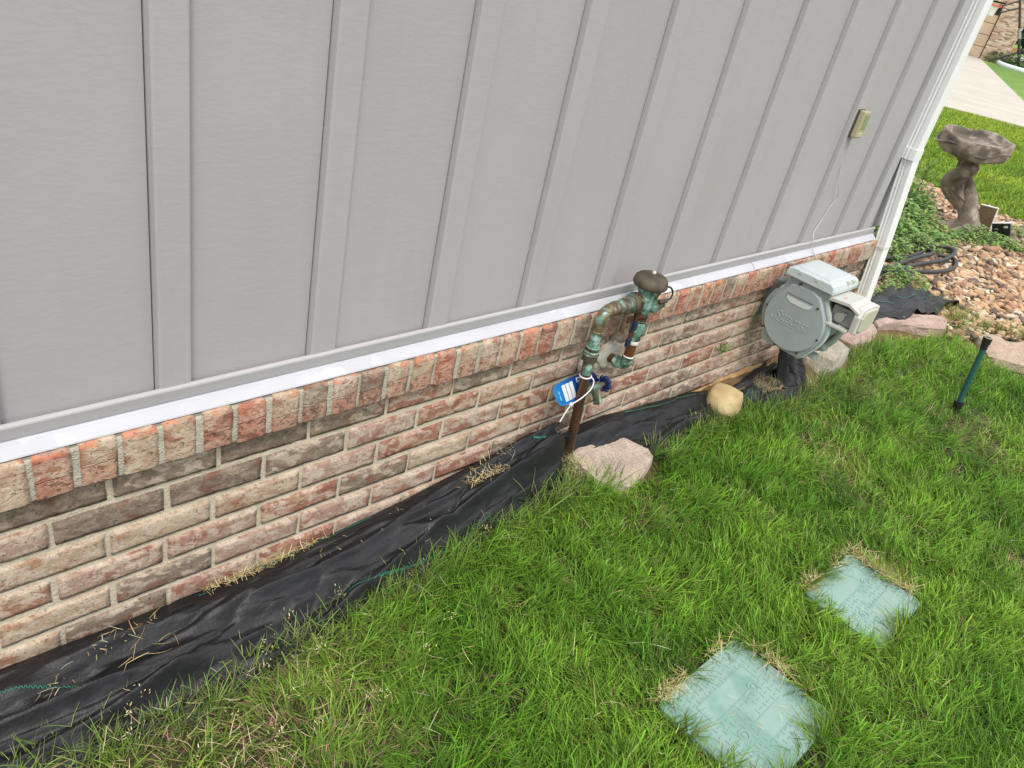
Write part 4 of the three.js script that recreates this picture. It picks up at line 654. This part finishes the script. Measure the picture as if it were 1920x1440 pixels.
{
  const B = [bush(1, .15, .17, 420, .034, .009, weedCols), bush(2, .11, .16, 380, .028, .010, weedCols), bush(3, .18, .14, 360, .038, .010, weedCols)];
  const list = [[5.76, -.62, 0, 1.2, 'bushy weed right behind the downspout near the middle of the bed'], [6.05, -.64, 2, 1.15, 'bushy weed left of the bird bath roots'], [6.08, -.5, 1, 1.1, 'low weed spreading before the bird bath roots'], [5.42, -.53, 0, 1.15, 'bright weed above the left end of the coiled hose'], [5.52, -.45, 1, 1.05, 'weed leaning over the coiled hose'], [5.8, -.44, 1, 1.1, 'low bright weed between the coiled hose and the bird bath'], [6.34, -.85, 2, 1.3, 'dark weed below the tall leafy plant'], [5.92, -.79, 2, 1.3, 'dark weed hugging the downspout'], [6.5, -.3, 0, .95, 'light green weed in front of the bird bath foot'], [6.62, -.2, 1, .95, 'light green weed before the brown slab'], [6.3, -.34, 1, .9, 'small weed at the bird bath foot nearest the hose'], [4.32, -.06, 1, .8, 'low weed just right of the downspout foot'], [4.55, -.16, 0, .85, 'leafy weed below the black hose coils'], [4.02, -.14, 1, .8, 'weed behind the torn black fabric'], [6.62, -.06, 0, .75, 'weed growing in front of the black solar light'], [6.86, -1.0, 2, 1.2, 'dark weed at the far side of the bird bath'], [6.55, -.98, 2, 1.3, 'dark weed under the lance leaved plants'], [5.1, -.5, 0, 1, 'weed at the downspout beside the highest hose coil'], [4.95, -.47, 1, 1, 'weed touching the downspout above the hose'], [7.25, -.25, 1, .9, 'weed at the lawn rim right of the brown slab'], [5.6, -.75, 2, 1.3, 'tall weed pressed against the downspout']];
  for (const [x, z, b, s, lab] of list) bushThing('leafy_weed', lab, B[b], [x, GY, z], s, x * 7, 'weeds in the gravel bed');
  const f = rng(9);
  const tall = (seed, h, n) => { const q = rng(seed), L = [], st = between([0, -.02, 0], [.02, h * .8, .01], .004, .0025, 6); for (let i = 0; i < n; i++) { const k = i / n, a = i * 2.4, y = h * (.25 + .58 * k); L.push(paint(leaf(rr(.13, .2, q) * (1.1 - .4 * k), .013, rr(.5, 1.5, q), .3).rotateX(-lerp(.2, 1.1, k)).rotateY(a).translate(.02 * k, y, .01 * k), mix3([.17, .32, .06], [.28, .44, .1], q()))); } return [mergeGeometries(L), norm(st)]; };
  const T = [tall(1, .42, 26), tall(2, .34, 24)];
  bushThing('lance_leaf_plant', 'tallest plant with long pointed leaves left of the bird bath', T[0], [6.75, GY, -.98], 1.05, .5); bushThing('lance_leaf_plant', 'plant with drooping pointed leaves beside the downspout, below the tallest plant', T[1], [6.3, GY, -.86], 1, 2); bushThing('lance_leaf_plant', 'dim pointed leaf plant pressed against the downspout edge', T[1], [6.55, GY, -1.02], 1.1, 4);
  bushThing('tiny_weed', 'tiny green weed growing out of the brick joint left of the hose reel', bush(5, .03, .03, 50, .014, .003, weedCols), [2.07, -.36, .036], 1, 0);
}

// ---------------------------------------------------------------- far yard: driveway, neighbour house, hoop, trees
const concT = tex(512, 512, (u, v) => { const k = .82 + .2 * pfbm(u, v, 6, 6, 2, 5) + .12 * (pfbm(u, v, 90, 90, 5, 2) - .5); return [k, k * .99, k * .97]; });
{
  const t = thing('driveway', null, null); t.userData.kind = 'structure'; delete t.userData.label;
  const m = mat(L3(182, 177, 168), { map: rep(concT, .3), roughness: .9 }), R0 = [17.6, -2.33], R1 = [49.3, -13.87], L0 = [14.5, -8], L1 = [47.3, -19.5], mid = [16.56, -4.19];
  const cuts = [0, .07, .25, .43, .62, .81, 1], at = (A, B, k) => [lerp(A[0], B[0], k), lerp(A[1], B[1], k)];
  for (let i = 0; i < 6; i++) for (let h = 0; h < 2; h++) {
    const k0 = cuts[i] + .0004, k1 = cuts[i + 1] - .0004, A = at(L0, R0, h / 2), A1 = at(L1, R1, h / 2), C = at(L0, R0, (h + 1) / 2), C1 = at(L1, R1, (h + 1) / 2);
    const q = [at(A, A1, k0), at(A, A1, k1), at(C, C1, k1), at(C, C1, k0)], e = .012; const sh = new THREE.Shape([new THREE.Vector2(q[0][0], -q[0][1] - e), new THREE.Vector2(q[1][0], -q[1][1] - e), new THREE.Vector2(q[2][0], -q[2][1] + e), new THREE.Vector2(q[3][0], -q[3][1] + e)]);
    part('concrete_panel', boxUV(new THREE.ExtrudeGeometry(sh, { depth: .08, bevelEnabled: false }).rotateX(-Math.PI / 2).translate(0, GY - .055, 0)), m, t);
  }
}
const brickFar = tex(512, 512, (u, v) => {
  const row = Math.floor(v * 24), x = u * 8 + (row % 2) * .5, c = Math.floor(x), fx = x - c, fy = v * 24 - row, id = hash((c + 8) % 8, row, 3); if (fx < .06 || fy < .17) return [.74, .70, .63];
  const pal = [[.80, .70, .60], [.86, .78, .69], [.66, .54, .46], [.55, .47, .42], [.78, .62, .53], [.83, .74, .64]], q = pal[Math.floor(id * 6)], n = .9 + .2 * pfbm(u, v, 40, 60, 3, 2); return q.map((a) => a * n);
}, true);
{
  const t = thing('neighbour_house', 'tan brick house with a beige garage door at the end of the driveway', 'house', [48.94, GY, -13.81]); t.rotation.y = -Math.atan2(.94, .34) ;
  // local +x runs along the front (to the right in the picture), +z away from the camera side
  const bm = mat([.95, .95, .95], { map: rep(brickFar, .62, .56), roughness: .95 }), tan = mat(L3(196, 172, 148), { roughness: .6 }), trim = mat(L3(188, 166, 140), { roughness: .7 });
  const sgn = -1;                                          // front faces local -z after the turn (checked in the render)
  part('wall', [boxUV(box(.62, 3.1, -4, 1.2, 6.2, 8, 0)), boxUV(box(-8.45, 3.1, -4, 7.0, 6.2, 8, 0)), boxUV(box(-2.47, 4.5, -4, 4.97, 3.4, 8, 0))], bm, t);
  for (let i = 0; i < 4; i++) part('garage_door_panel', [box(-2.47, .29 + i * .57, -.16, 4.9, .545, .05, .012), ...[-4, -2.95, -1.95, -.9].map((x) => box(x, .29 + i * .57, -.133, .8, .3, .02, .008))], tan, t);
  part('door_backing', box(-2.47, 1.4, -.22, 4.94, 2.8, .06, 0), mat(L3(110, 94, 80)), t);
  part('lintel', box(-2.47, 2.48, -.08, 4.96, .38, .12, .01), trim, t);
  const arch = []; for (let k = 0; k < 44; k++) arch.push(k); for (const k of arch) part('brick', box(-4.9 + k * .112, 2.9 + .0, .012, .1, .32, .05, .004), mat(L3(...[[196, 172, 150], [176, 146, 124], [208, 190, 168]][k % 3]), { roughness: .95 }), t);
  part('corner_trim', box(1.24, 3.1, -.04, .06, 6.2, .16, .005), mat(L3(206, 182, 152)), t);
  part('eave', box(-5.2, 6.22, -3.8, 14, .16, 9, 0), mat(L3(150, 130, 110)), t); part('roof', box(-5.2, 7.4, -3.8, 14.2, .2, 6, 0).rotateX(0), mat([.06, .055, .05]), t);
}
{
  const t = thing('basketball_hoop', 'basketball hoop with red rim and white net on a slanted black pole', 'basketball hoop', [48.47, GY, -11.64]), bk = mat([.02, .022, .024], { roughness: .4 });
  const B = [0, 0, 0], K = [0, 1.45, -.7], T = [0, 3.0, -1.46];
  part('pole', [between(B, K, .075, .075, 12), between(K, T, .06, .06, 12)], bk, t); part('pole_sleeve', between([0, 1.32, -.63], [0, 1.75, -.86], .085, .085, 12), mat(L3(140, 146, 150), { roughness: .3, metalness: .6 }), t);
  part('arm', [between([-.0, 2.95, -1.45], [-.55, 2.55, -1.95], .045, .045, 8)], bk, t); part('arm', [between([0, 2.65, -1.3], [-.6, 2.25, -1.9], .045, .045, 8)], bk, t); part('arm_bracket', box(-.6, 2.35, -1.98, .16, .5, .2, .02), bk, t);
  part('brace', between([-.2, .05, -1.5], [0, .75, -.35], .06, .05, 8), mat(L3(70, 72, 74)), t); part('brace', between([0, .9, -.3], [.5, .05, .9], .08, .08, 8), mat(L3(60, 48, 42)), t);
  part('rim', new THREE.TorusGeometry(.26, .035, 8, 28).rotateX(Math.PI / 2).translate(-1.1, 2.5, -2.15), mat(L3(206, 92, 74), { roughness: .5 }), t); part('rim_bracket', box(-.82, 2.5, -2.05, .3, .1, .3, .01), mat(L3(206, 92, 74)), t);
  const net = []; for (let k = 0; k < 14; k++) { const a = k / 14 * 6.283, b = a + .5, c = a - .5; for (const q of [b, c]) net.push(tube([[-1.1 + .25 * Math.cos(a), 2.48, -2.15 + .25 * Math.sin(a)], [-1.1 + .17 * Math.cos(q), 2.27, -2.15 + .17 * Math.sin(q)], [-1.1 + .13 * Math.cos(a), 2.02, -2.15 + .13 * Math.sin(a)]], .02, 8, 4)); } part('net', net, mat(L3(236, 234, 228)), t);
}
{
  const pts = [[50.2, -13.3], [49.0, -12.9], [47.2, -12.2], [46.2, -11.7], [45.6, -11.1], [45.3, -10.5], [46, -9.8], [47.5, -9.3]];
  solo('bed_kerb', tube(pts.map(([x, z]) => [x, GY + .06, z]), .13, 60, 6), mat(L3(208, 216, 222), { roughness: .8 }), 'pale curved kerb round the planting bed below the hoop', 'kerb');
  const shrub = (seed, pos, w, h, cols, label, name = 'shrub') => { const g = bush(seed, 1, .5, 500, .12, .035, cols); const t = thing(name, label, 'shrub', pos); part('stem', g[1].clone().scale(4, 1, 4), stemM, t); part('foliage', g[0], LM, t); t.scale.set(w, h, w); };
  shrub(31, [49.6, GY, -13.0], 1.5, .75, [[.2, .32, .06], [.26, .36, .08], [.14, .24, .05]], 'yellow green shrub at the brick garage corner'); shrub(32, [48.6, GY, -11.9], 1.4, .7, [[.06, .12, .03], [.09, .17, .04]], 'dark green shrub behind the pale kerb below the hoop');
  const bin = thing('plastic_bin', 'teal green plastic bin on the wooden stand beyond the garage corner', 'bin', [52.4, GY, -13.75]); part('tub', new THREE.LatheGeometry([[.0, .8], [.22, .8], [.34, 1.45], [.37, 1.5], [.33, 1.5], [.2, .86]].map(([r, y]) => new THREE.Vector2(r, y)), 24), mat(L3(36, 148, 140), { roughness: .5 }), bin);
  const st = thing('wooden_stand', 'brown wooden stand beyond the garage corner under the teal bin', 'stand', [52.4, GY, -13.7]); for (const k of [0, 1, 2]) part('board', box(0, .2 + k * .27, 0, .8, .24, .8, .01), mat(L3(176, 130, 86), { roughness: .85 }), st);
  const o = part('far_road', new THREE.BoxGeometry(14, .04, 30).rotateY(.36).translate(72, GY + .0, -14), mat(L3(198, 196, 194), { roughness: .95 }), scene); o.userData.kind = 'structure';
  const tree = (pos, h, w, seed, label) => { const f = rng(seed), L = [], t = thing('evergreen_tree', label, 'tree', pos, 'evergreens behind the neighbour house'); for (let i = 0; i < 2600; i++) { const k = f() ** .7, a = f() * 6.283, r = w * (1 - k * .85) * Math.sqrt(f()) * (.75 + .35 * noise(a * 2, k * 7, seed)); L.push(paint(leaf(.7, .16, .6).rotateX(rr(-.6, .8, f)).rotateY(a + rr(-.7, .7, f)).translate(r * Math.sin(a), .5 + h * k, r * Math.cos(a)), mix3([.02, .045, .018], [.05, .09, .03], f()))); } part('trunk', between([0, -.2, 0], [0, h * .85, 0], .22, .05, 10), mat([.07, .05, .035]), t); for (let i = 0; i < 14; i++) { const a = i * 2.4, k = .1 + i / 18; part('limb', between([0, h * k, 0], [w * .7 * (1 - k) * Math.sin(a), h * k + .3, w * .7 * (1 - k) * Math.cos(a)], .06, .02, 6), mat([.07, .05, .035]), t); } part('crown', mergeGeometries(L), LM, t); };
  tree([64, GY, -15.5], 9, 2.6, 1, 'dark evergreen nearest the garage corner'); tree([66, GY, -12.5], 11, 3, 2, 'dark evergreen in the middle behind the hoop'); tree([63, GY, -9], 10, 2.8, 3, 'dark evergreen at the right behind the hoop');
}
// ---------------------------------------------------------------- grass
function bladeInto(P, N, C, bx, bz, ang, len, w, lean, curl, tip, col, n = 4, y0 = 0) {   // one curved blade as a strip
  const dx = Math.sin(ang), dz = Math.cos(ang), sx = dz, sz = -dx; let px = bx, py = y0, pz = bz, a = lean; const L = [];
  for (let i = 0; i <= n; i++) { const k = i / n, hw = w * .5 * (k < .35 ? .75 + .7 * k : 1 - (1 - tip) * ((k - .35) / .65) ** 1.6); L.push([px, py, pz, hw, a, k]); const s = len / n; px += Math.sin(a) * dx * s; pz += Math.sin(a) * dz * s; py += Math.cos(a) * s; a += curl / n; }
  for (let i = 0; i < n; i++) {
    const q = L[i], r = L[i + 1], v = [[q, -1], [q, 1], [r, 1], [q, -1], [r, 1], [r, -1]];
    for (const [o, s] of v) { P.push(o[0] + sx * o[3] * s, o[1], o[2] + sz * o[3] * s); const ny = Math.sin(o[4]) + .25, nh = -Math.cos(o[4]); N.push(nh * dx + s * sx * .35, ny, nh * dz + s * sz * .35); C.push(...col(o[5])); }
  }
}
function strips(P, N, C) { const g = new THREE.BufferGeometry(); g.setAttribute('position', new THREE.Float32BufferAttribute(P, 3)); g.setAttribute('color', new THREE.Float32BufferAttribute(C, 3)); g.computeVertexNormals(); return g; }
const grassM = phys([1, 1, 1], { vertexColors: true, roughness: .65, transmission: .26, thickness: 0, side: THREE.DoubleSide, specularIntensity: .4 });
const strawM = mat([1, 1, 1], { vertexColors: true, roughness: .85, side: THREE.DoubleSide });
function tuft(seed, n, spread, l0, l1, w, lean0, lean1, dry) {
  const f = rng(seed), P = [], N = [], C = [];
  for (let i = 0; i < n; i++) {
    const a = f() * 6.283, r = spread * Math.sqrt(f()), k = rr(.5, 1.5, f), yel = f(), cut = f() < .4, d = f() < dry;
    const g0 = d ? [1.9, 1.05, 2.6] : mix3([.78, .9, .7], [1.22, 1.06, 1.2], yel), base = d ? [2.1, 1.1, 3.2] : [1.15, 1.0, 1.3];
    bladeInto(P, N, C, r * Math.sin(a), r * Math.cos(a), rr(-1.3, 1.3, f) + (f() < .4 ? f() * 6.283 : 0), rr(l0, l1, f), w * rr(.4, 1.35, f), rr(lean0, lean1, f), rr(.1, 1.0, f), f() < .5 ? .35 : .06, (t) => { const q = mix3(base, g0, sstep(0, .3, t)); return (t > .95 && cut ? [q[0] * 1.7 + .25, q[1] * 1.25 + .2, q[2] * 2 + .6] : q).map((v) => v * k); }, 4);
  }
  return strips(P, N, C);
}
const lidHit = (x, z, m) => LIDS.some(([a, b, w, d]) => { const u = (x - a - w / 2) / (w / 2 + m), v = (z - b - d / 2) / (d / 2 + m); return Math.abs(u) ** 2.8 + Math.abs(v) ** 2.8 < 1 + .45 * (noise(x * 30, z * 30, 6) - .5); });
const stoneHit = (x, z) => (x > 1.2 && x < 1.5 && z > .08 && z < .265 && z < .12 + (x - 1.15) * .9) || Math.hypot((x - 2.06) / .09, (z - .125) / .07) < 1 || Math.hypot((x - 2.9) / .17, (z - .135) / .095) < 1 || (x > 3.14 && x < 3.58 && z < .16) || (x > 3.6 && x < 4.2 && z < .1 + (x - 3.6) * .34) || (x > 3.95 && x < 4.4 && z > .43 && z < .74 && z > .55 - (x - 3.95) * .5);
{
  const f = rng(4242), grp = thing('lawn_grass', 'long green lawn grass with dry patches in front of the house', 'grass'); grp.userData.kind = 'stuff';
  const T = [tuft(1, 9, .022, .05, .105, .0038, .1, .8, .03), tuft(2, 9, .024, .045, .095, .0035, .2, 1.0, .06), tuft(3, 8, .02, .06, .12, .004, .05, .65, .03), tuft(4, 8, .024, .045, .09, .0034, .45, 1.2, .12), tuft(5, 8, .022, .045, .085, .0027, .4, 1.25, .6)];
  const M = T.map(() => []), C = T.map(() => []), m4 = new THREE.Matrix4(), q = new THREE.Quaternion(), q2 = new THREE.Quaternion(), e = new THREE.Euler();
  const put = (x, z, s, bend, dir, k, col) => { e.set(0, dir + rr(-.5, .5, f), 0); q.setFromEuler(e); q2.setFromAxisAngle(new THREE.Vector3(Math.cos(dir), 0, -Math.sin(dir)), bend); q2.multiply(q); m4.compose(new THREE.Vector3(x, soilY(x, z) - .004, z), q2, new THREE.Vector3(s * rr(.85, 1.15, f), s, s * rr(.85, 1.15, f))); M[k].push(m4.clone()); C[k].push(col); };
  const visible = (x, z) => z < .55 + Math.max(0, x + .55) * .62 + .25 || x > 2;
  const near = 40000;
  for (let i = 0; i < near; i++) {
    const x = -.75 + 5.9 * f() ** 1.15, z = rr(.14, 1.9, f), ed = table(edgeTable, x) + .05 * (fbm(x * 9, 3, 2, 3) - .5); f();
    if (z < ed || !visible(x, z) || stoneHit(x, z) || lidHit(x, z, .004)) continue;
    const far = Math.hypot(x + .48, z - 1.2); if (far > 3 && f() < .35) continue;
    const dr = dryness(x, z), sw = fbm(x * 5, z * 5, 8, 3) * 16 + 1.2, thick = fbm(x * 6 + 4, z * 6, 3, 3);
    if (dr > .3 && f() < (dr - .2) * .75) continue;
    const lid = lidHit(x, z, .05), rim = Math.max(0, 1 - (z - ed) / .07);
    const lush = sstep(.35, .6, fbm(x * 1.6, z * 1.6 + 4, 6, 3)) * .25 + sstep(.2, 1.4, x) * .25;
    let s = lerp(.62, .98, thick) * lerp(1, .82, dr) * (1 + .3 * rim * f()); if (lid) s *= .85;
    const kk = f() < dr * .55 + .03 ? 4 : f() < .3 + dr * .3 ? 3 : Math.floor(f() * 3);
    const tone = fbm(x * 4.5, z * 4.5, 12, 3), c = mix3(mix3([.104, .25, .018], [.2, .375, .034], sstep(.25, .75, tone)), [.27, .345, .09], dr * .5), v = rr(.62, 1.3, f) * (1 + lush * .25);
    put(x, z, s, rr(0, .35, f) + .12, sw + (f() - .5) * 2.6, kk, kk === 4 ? [.24 * v, .25 * v, .085 * v] : c.map((t) => t * v));
  }
  // long loose blades leaning over the fabric, the blocks and the lids
  const long = tuft(11, 4, .012, .09, .15, .0036, .1, .8, .1), LMx = [], LC = [];
  for (let i = 0; i < 1500; i++) { const x = rr(-.6, 3.5, f), ed = table(edgeTable, x), z = ed + rr(-.035, .05, f); f(); if (stoneHit(x, z)) continue; e.set(rr(-.5, .3, f), rr(0, 6.28, f), rr(-.3, .3, f)); q.setFromEuler(e); const s = rr(.55, 1.0, f) * (x > .95 && x < 1.6 ? 1.1 : .8); m4.compose(new THREE.Vector3(x, soilY(x, z) - .005, z), q, new THREE.Vector3(s, s, s)); LMx.push(m4.clone()); const v = rr(.8, 1.25, f); LC.push(mix3([.15, .29, .045], [.24, .37, .09], f()).map((t) => t * v)); }
  for (const [a, b, w, d] of LIDS) for (let i = 0; i < 300; i++) { const sd = Math.floor(f() * 4), k = f(), x = sd === 0 ? a - .012 : sd === 1 ? a + w + .012 : a + w * k, z = sd === 2 ? b - .012 : sd === 3 ? b + d + .012 : b + d * k; if (noise(x * 22, z * 22, 4) < .42) continue; const into = Math.atan2(a + w / 2 - x, b + d / 2 - z) + rr(-1, 1, f); e.set(0, into, 0); q.setFromEuler(e); q2.setFromAxisAngle(new THREE.Vector3(Math.cos(into), 0, -Math.sin(into)), rr(.0, .8, f)); q2.multiply(q); const s = rr(.4, .9, f); m4.compose(new THREE.Vector3(x, GY, z), q2, new THREE.Vector3(s, s, s)); LMx.push(m4.clone()); LC.push([.16, .31, .03].map((t) => t * rr(.8, 1.3, f))); }
  // grass in the gravel and the lawn beyond it
  for (let i = 0; i < 260; i++) { const [cx, cz] = [[4.3, .3], [4.46, .12], [4.39, .3], [4.42, .46], [4.25, .18], [4.6, .5], [5, .75], [4.1, .3]][i % 8], x = cx + rr(-.12, .12, f), z = cz + rr(-.08, .08, f); if (stoneHit(x, z)) continue; e.set(rr(-.5, .5, f), rr(0, 6.28, f), 0); q.setFromEuler(e); const s = rr(.6, 1.1, f); m4.compose(new THREE.Vector3(x, GY - .01, z), q, new THREE.Vector3(s, s, s)); LMx.push(m4.clone()); LC.push([.19, .34, .045].map((t) => t * rr(.8, 1.25, f))); }
  T.push(long); M.push(LMx); C.push(LC);
  const farT = tuft(21, 14, .07, .05, .085, .007, .2, .9, .02), FM = [], FC = [];
  for (let i = 0; i < 42000; i++) { const x = 7.2 + 10.5 * f() ** 1.3, z = rr(-6.5, 1.5, f); if (x < bedFar(z) + .06 || z > 1.2 - (x - 8) * .12 || z < -1.2 - (x - 7) * .42 || (x - 17.6) > (z + 2.33) * .56 - .1) { f(); continue; } e.set(rr(-.2, .2, f), rr(0, 6.28, f), rr(-.2, .2, f)); q.setFromEuler(e); const s = rr(.7, 1.15, f); m4.compose(new THREE.Vector3(x, GY - .01, z), q, new THREE.Vector3(s, s, s)); FM.push(m4.clone()); const n = fbm(x * 1.1, z * 1.1, 5, 4); FC.push(mix3([.16, .31, .018], [.29, .44, .034], sstep(.3, .7, n)).map((t) => t * rr(.85, 1.15, f))); }
  T.push(farT); M.push(FM); C.push(FC);
  T.forEach((g, k) => { const im = new THREE.InstancedMesh(g, grassM, M[k].length); M[k].forEach((m, i) => { im.setMatrixAt(i, m); im.setColorAt(i, new THREE.Color(...C[k][i])); }); im.name = 'grass_tuft'; shade(im); grp.add(im); });
}
{ // dead straw and clippings
  const f = rng(99), P = [], N = [], C = [], col = [L3(212, 197, 142), L3(190, 171, 114), L3(228, 217, 176), L3(168, 147, 96)];
  const bit = (x, y, z, l, w, flat = true) => { w *= .72; l *= .85; const c = col[Math.floor(f() * 4)].map((v) => v * rr(.8, 1.1, f)); const n = P.length; bladeInto(P, N, C, 0, 0, rr(0, 6.28, f), l, w, flat ? rr(1.25, 1.6, f) : rr(.5, 1.5, f), rr(-1.3, 1.3, f), .4, () => c, 4); for (let k = n; k < P.length; k += 3) { P[k] += x; P[k + 1] += y; P[k + 2] += z; } };
  const patch = (cx, cz, ang, rx, rz, n, yf, l0 = .012, l1 = .05, stand = .2) => { for (let i = 0; i < n; i++) { const a = f() * 6.283, r = Math.sqrt(f()), u = rx * r * Math.cos(a), v = rz * r * Math.sin(a), x = cx + u * Math.cos(ang) - v * Math.sin(ang), z = cz + u * Math.sin(ang) + v * Math.cos(ang); bit(x, yf(x, z) + .003 + .006 * f(), z, rr(l0, l1, f), rr(.0009, .002, f), f() > stand); } };
  patch(.845, .102, .1, .075, .011, 120, fyL, .01, .035); patch(.79, .09, .1, .03, .01, 30, fyL, .01, .03); patch(-.15, .1, -.25, .13, .018, 44, fyL, .008, .04); patch(-.1, .13, -.2, .1, .015, 10, fyL, .03, .07); patch(.5, .08, 0, .4, .04, 26, fyL, .006, .02); patch(.2, .2, -.1, .5, .06, 24, fyL, .006, .02); patch(.9, .08, -.1, .08, .03, 24, fyL);
  patch(.22, .044, 0, .16, .008, 240, fyL, .012, .04); patch(1.165, .13, 0, .05, .045, 190, (x, z) => -.535 + .05 * Math.exp(-((x - 1.165) ** 2 + (z - .11) ** 2) * 400), .015, .05, .5);
  patch(2.36, .15, .2, .07, .05, 420, fyR, .012, .04, .4); patch(1.85, .19, 0, .1, .03, 90, fyR, .02, .06, .5); patch(2.6, .2, .4, .07, .03, 120, () => -.56, .02, .06, .4);
  LIDS.forEach(([a, b, w, d], n) => {
    const y = () => GY + .02; patch(a + w * .16, b - .004, 0, w * .2, .016, n ? 130 : 150, y, .015, .05, .1); patch(a + w * .8, b - .006, 0, w * .2, .012, 60, y, .015, .05, .15);
    patch(a + w + (n ? .012 : .006), b + d * (n ? .42 : .35), 1.57, d * (n ? .46 : .4), n ? .024 : .012, n ? 420 : 130, y, .02, .065, .12); patch(a + w * .4, b + d * .5, 0, w * .45, d * .4, 12, () => -.561, .01, .04, 0);
  });
  for (let i = 0; i < 9000; i++) { const x = -.6 + 4.4 * f() ** 1.5, z = rr(.16, 1.3, f); if (z < table(edgeTable, x) - .03 || lidHit(x, z, .0) || stoneHit(x, z) || f() > .16 + dryness(x, z) * 1.5) continue; bit(x, GY + rr(.0, .042, f), z, rr(.02, .07, f), rr(.0008, .0018, f), f() > .35); }
  for (let i = 0; i < 26; i++) { const x = rr(-.4, 1.1, f), z = table(edgeTable, x) + rr(-.03, .02, f); bit(x, soilY(x, z), z, rr(.08, .16, f), .0016, false); }
  // pale seed heads along the fabric
  const seeds = (x, y, z) => { for (let k = 0; k < 10; k++) { bit(x + rr(-.012, .012, f), y + rr(0, .03, f), z + rr(-.012, .012, f), rr(.004, .009, f), .0024, false); } };
  for (let i = 0; i < 24; i++) { const x = rr(-.35, .9, f), z = table(edgeTable, x) + rr(-.05, .25, f) * (x < .5 ? 1 : .4); bit(x, GY, z, rr(.05, .09, f), .0011, false); seeds(x + rr(-.02, .02, f), GY + rr(.04, .08, f), z); }
  solo('dry_grass', strips(P, N, C), strawM, 'dry straw and grass clippings scattered over the fabric and lawn', 'straw', null, 'stuff');
}
renderer.render(scene, camera);
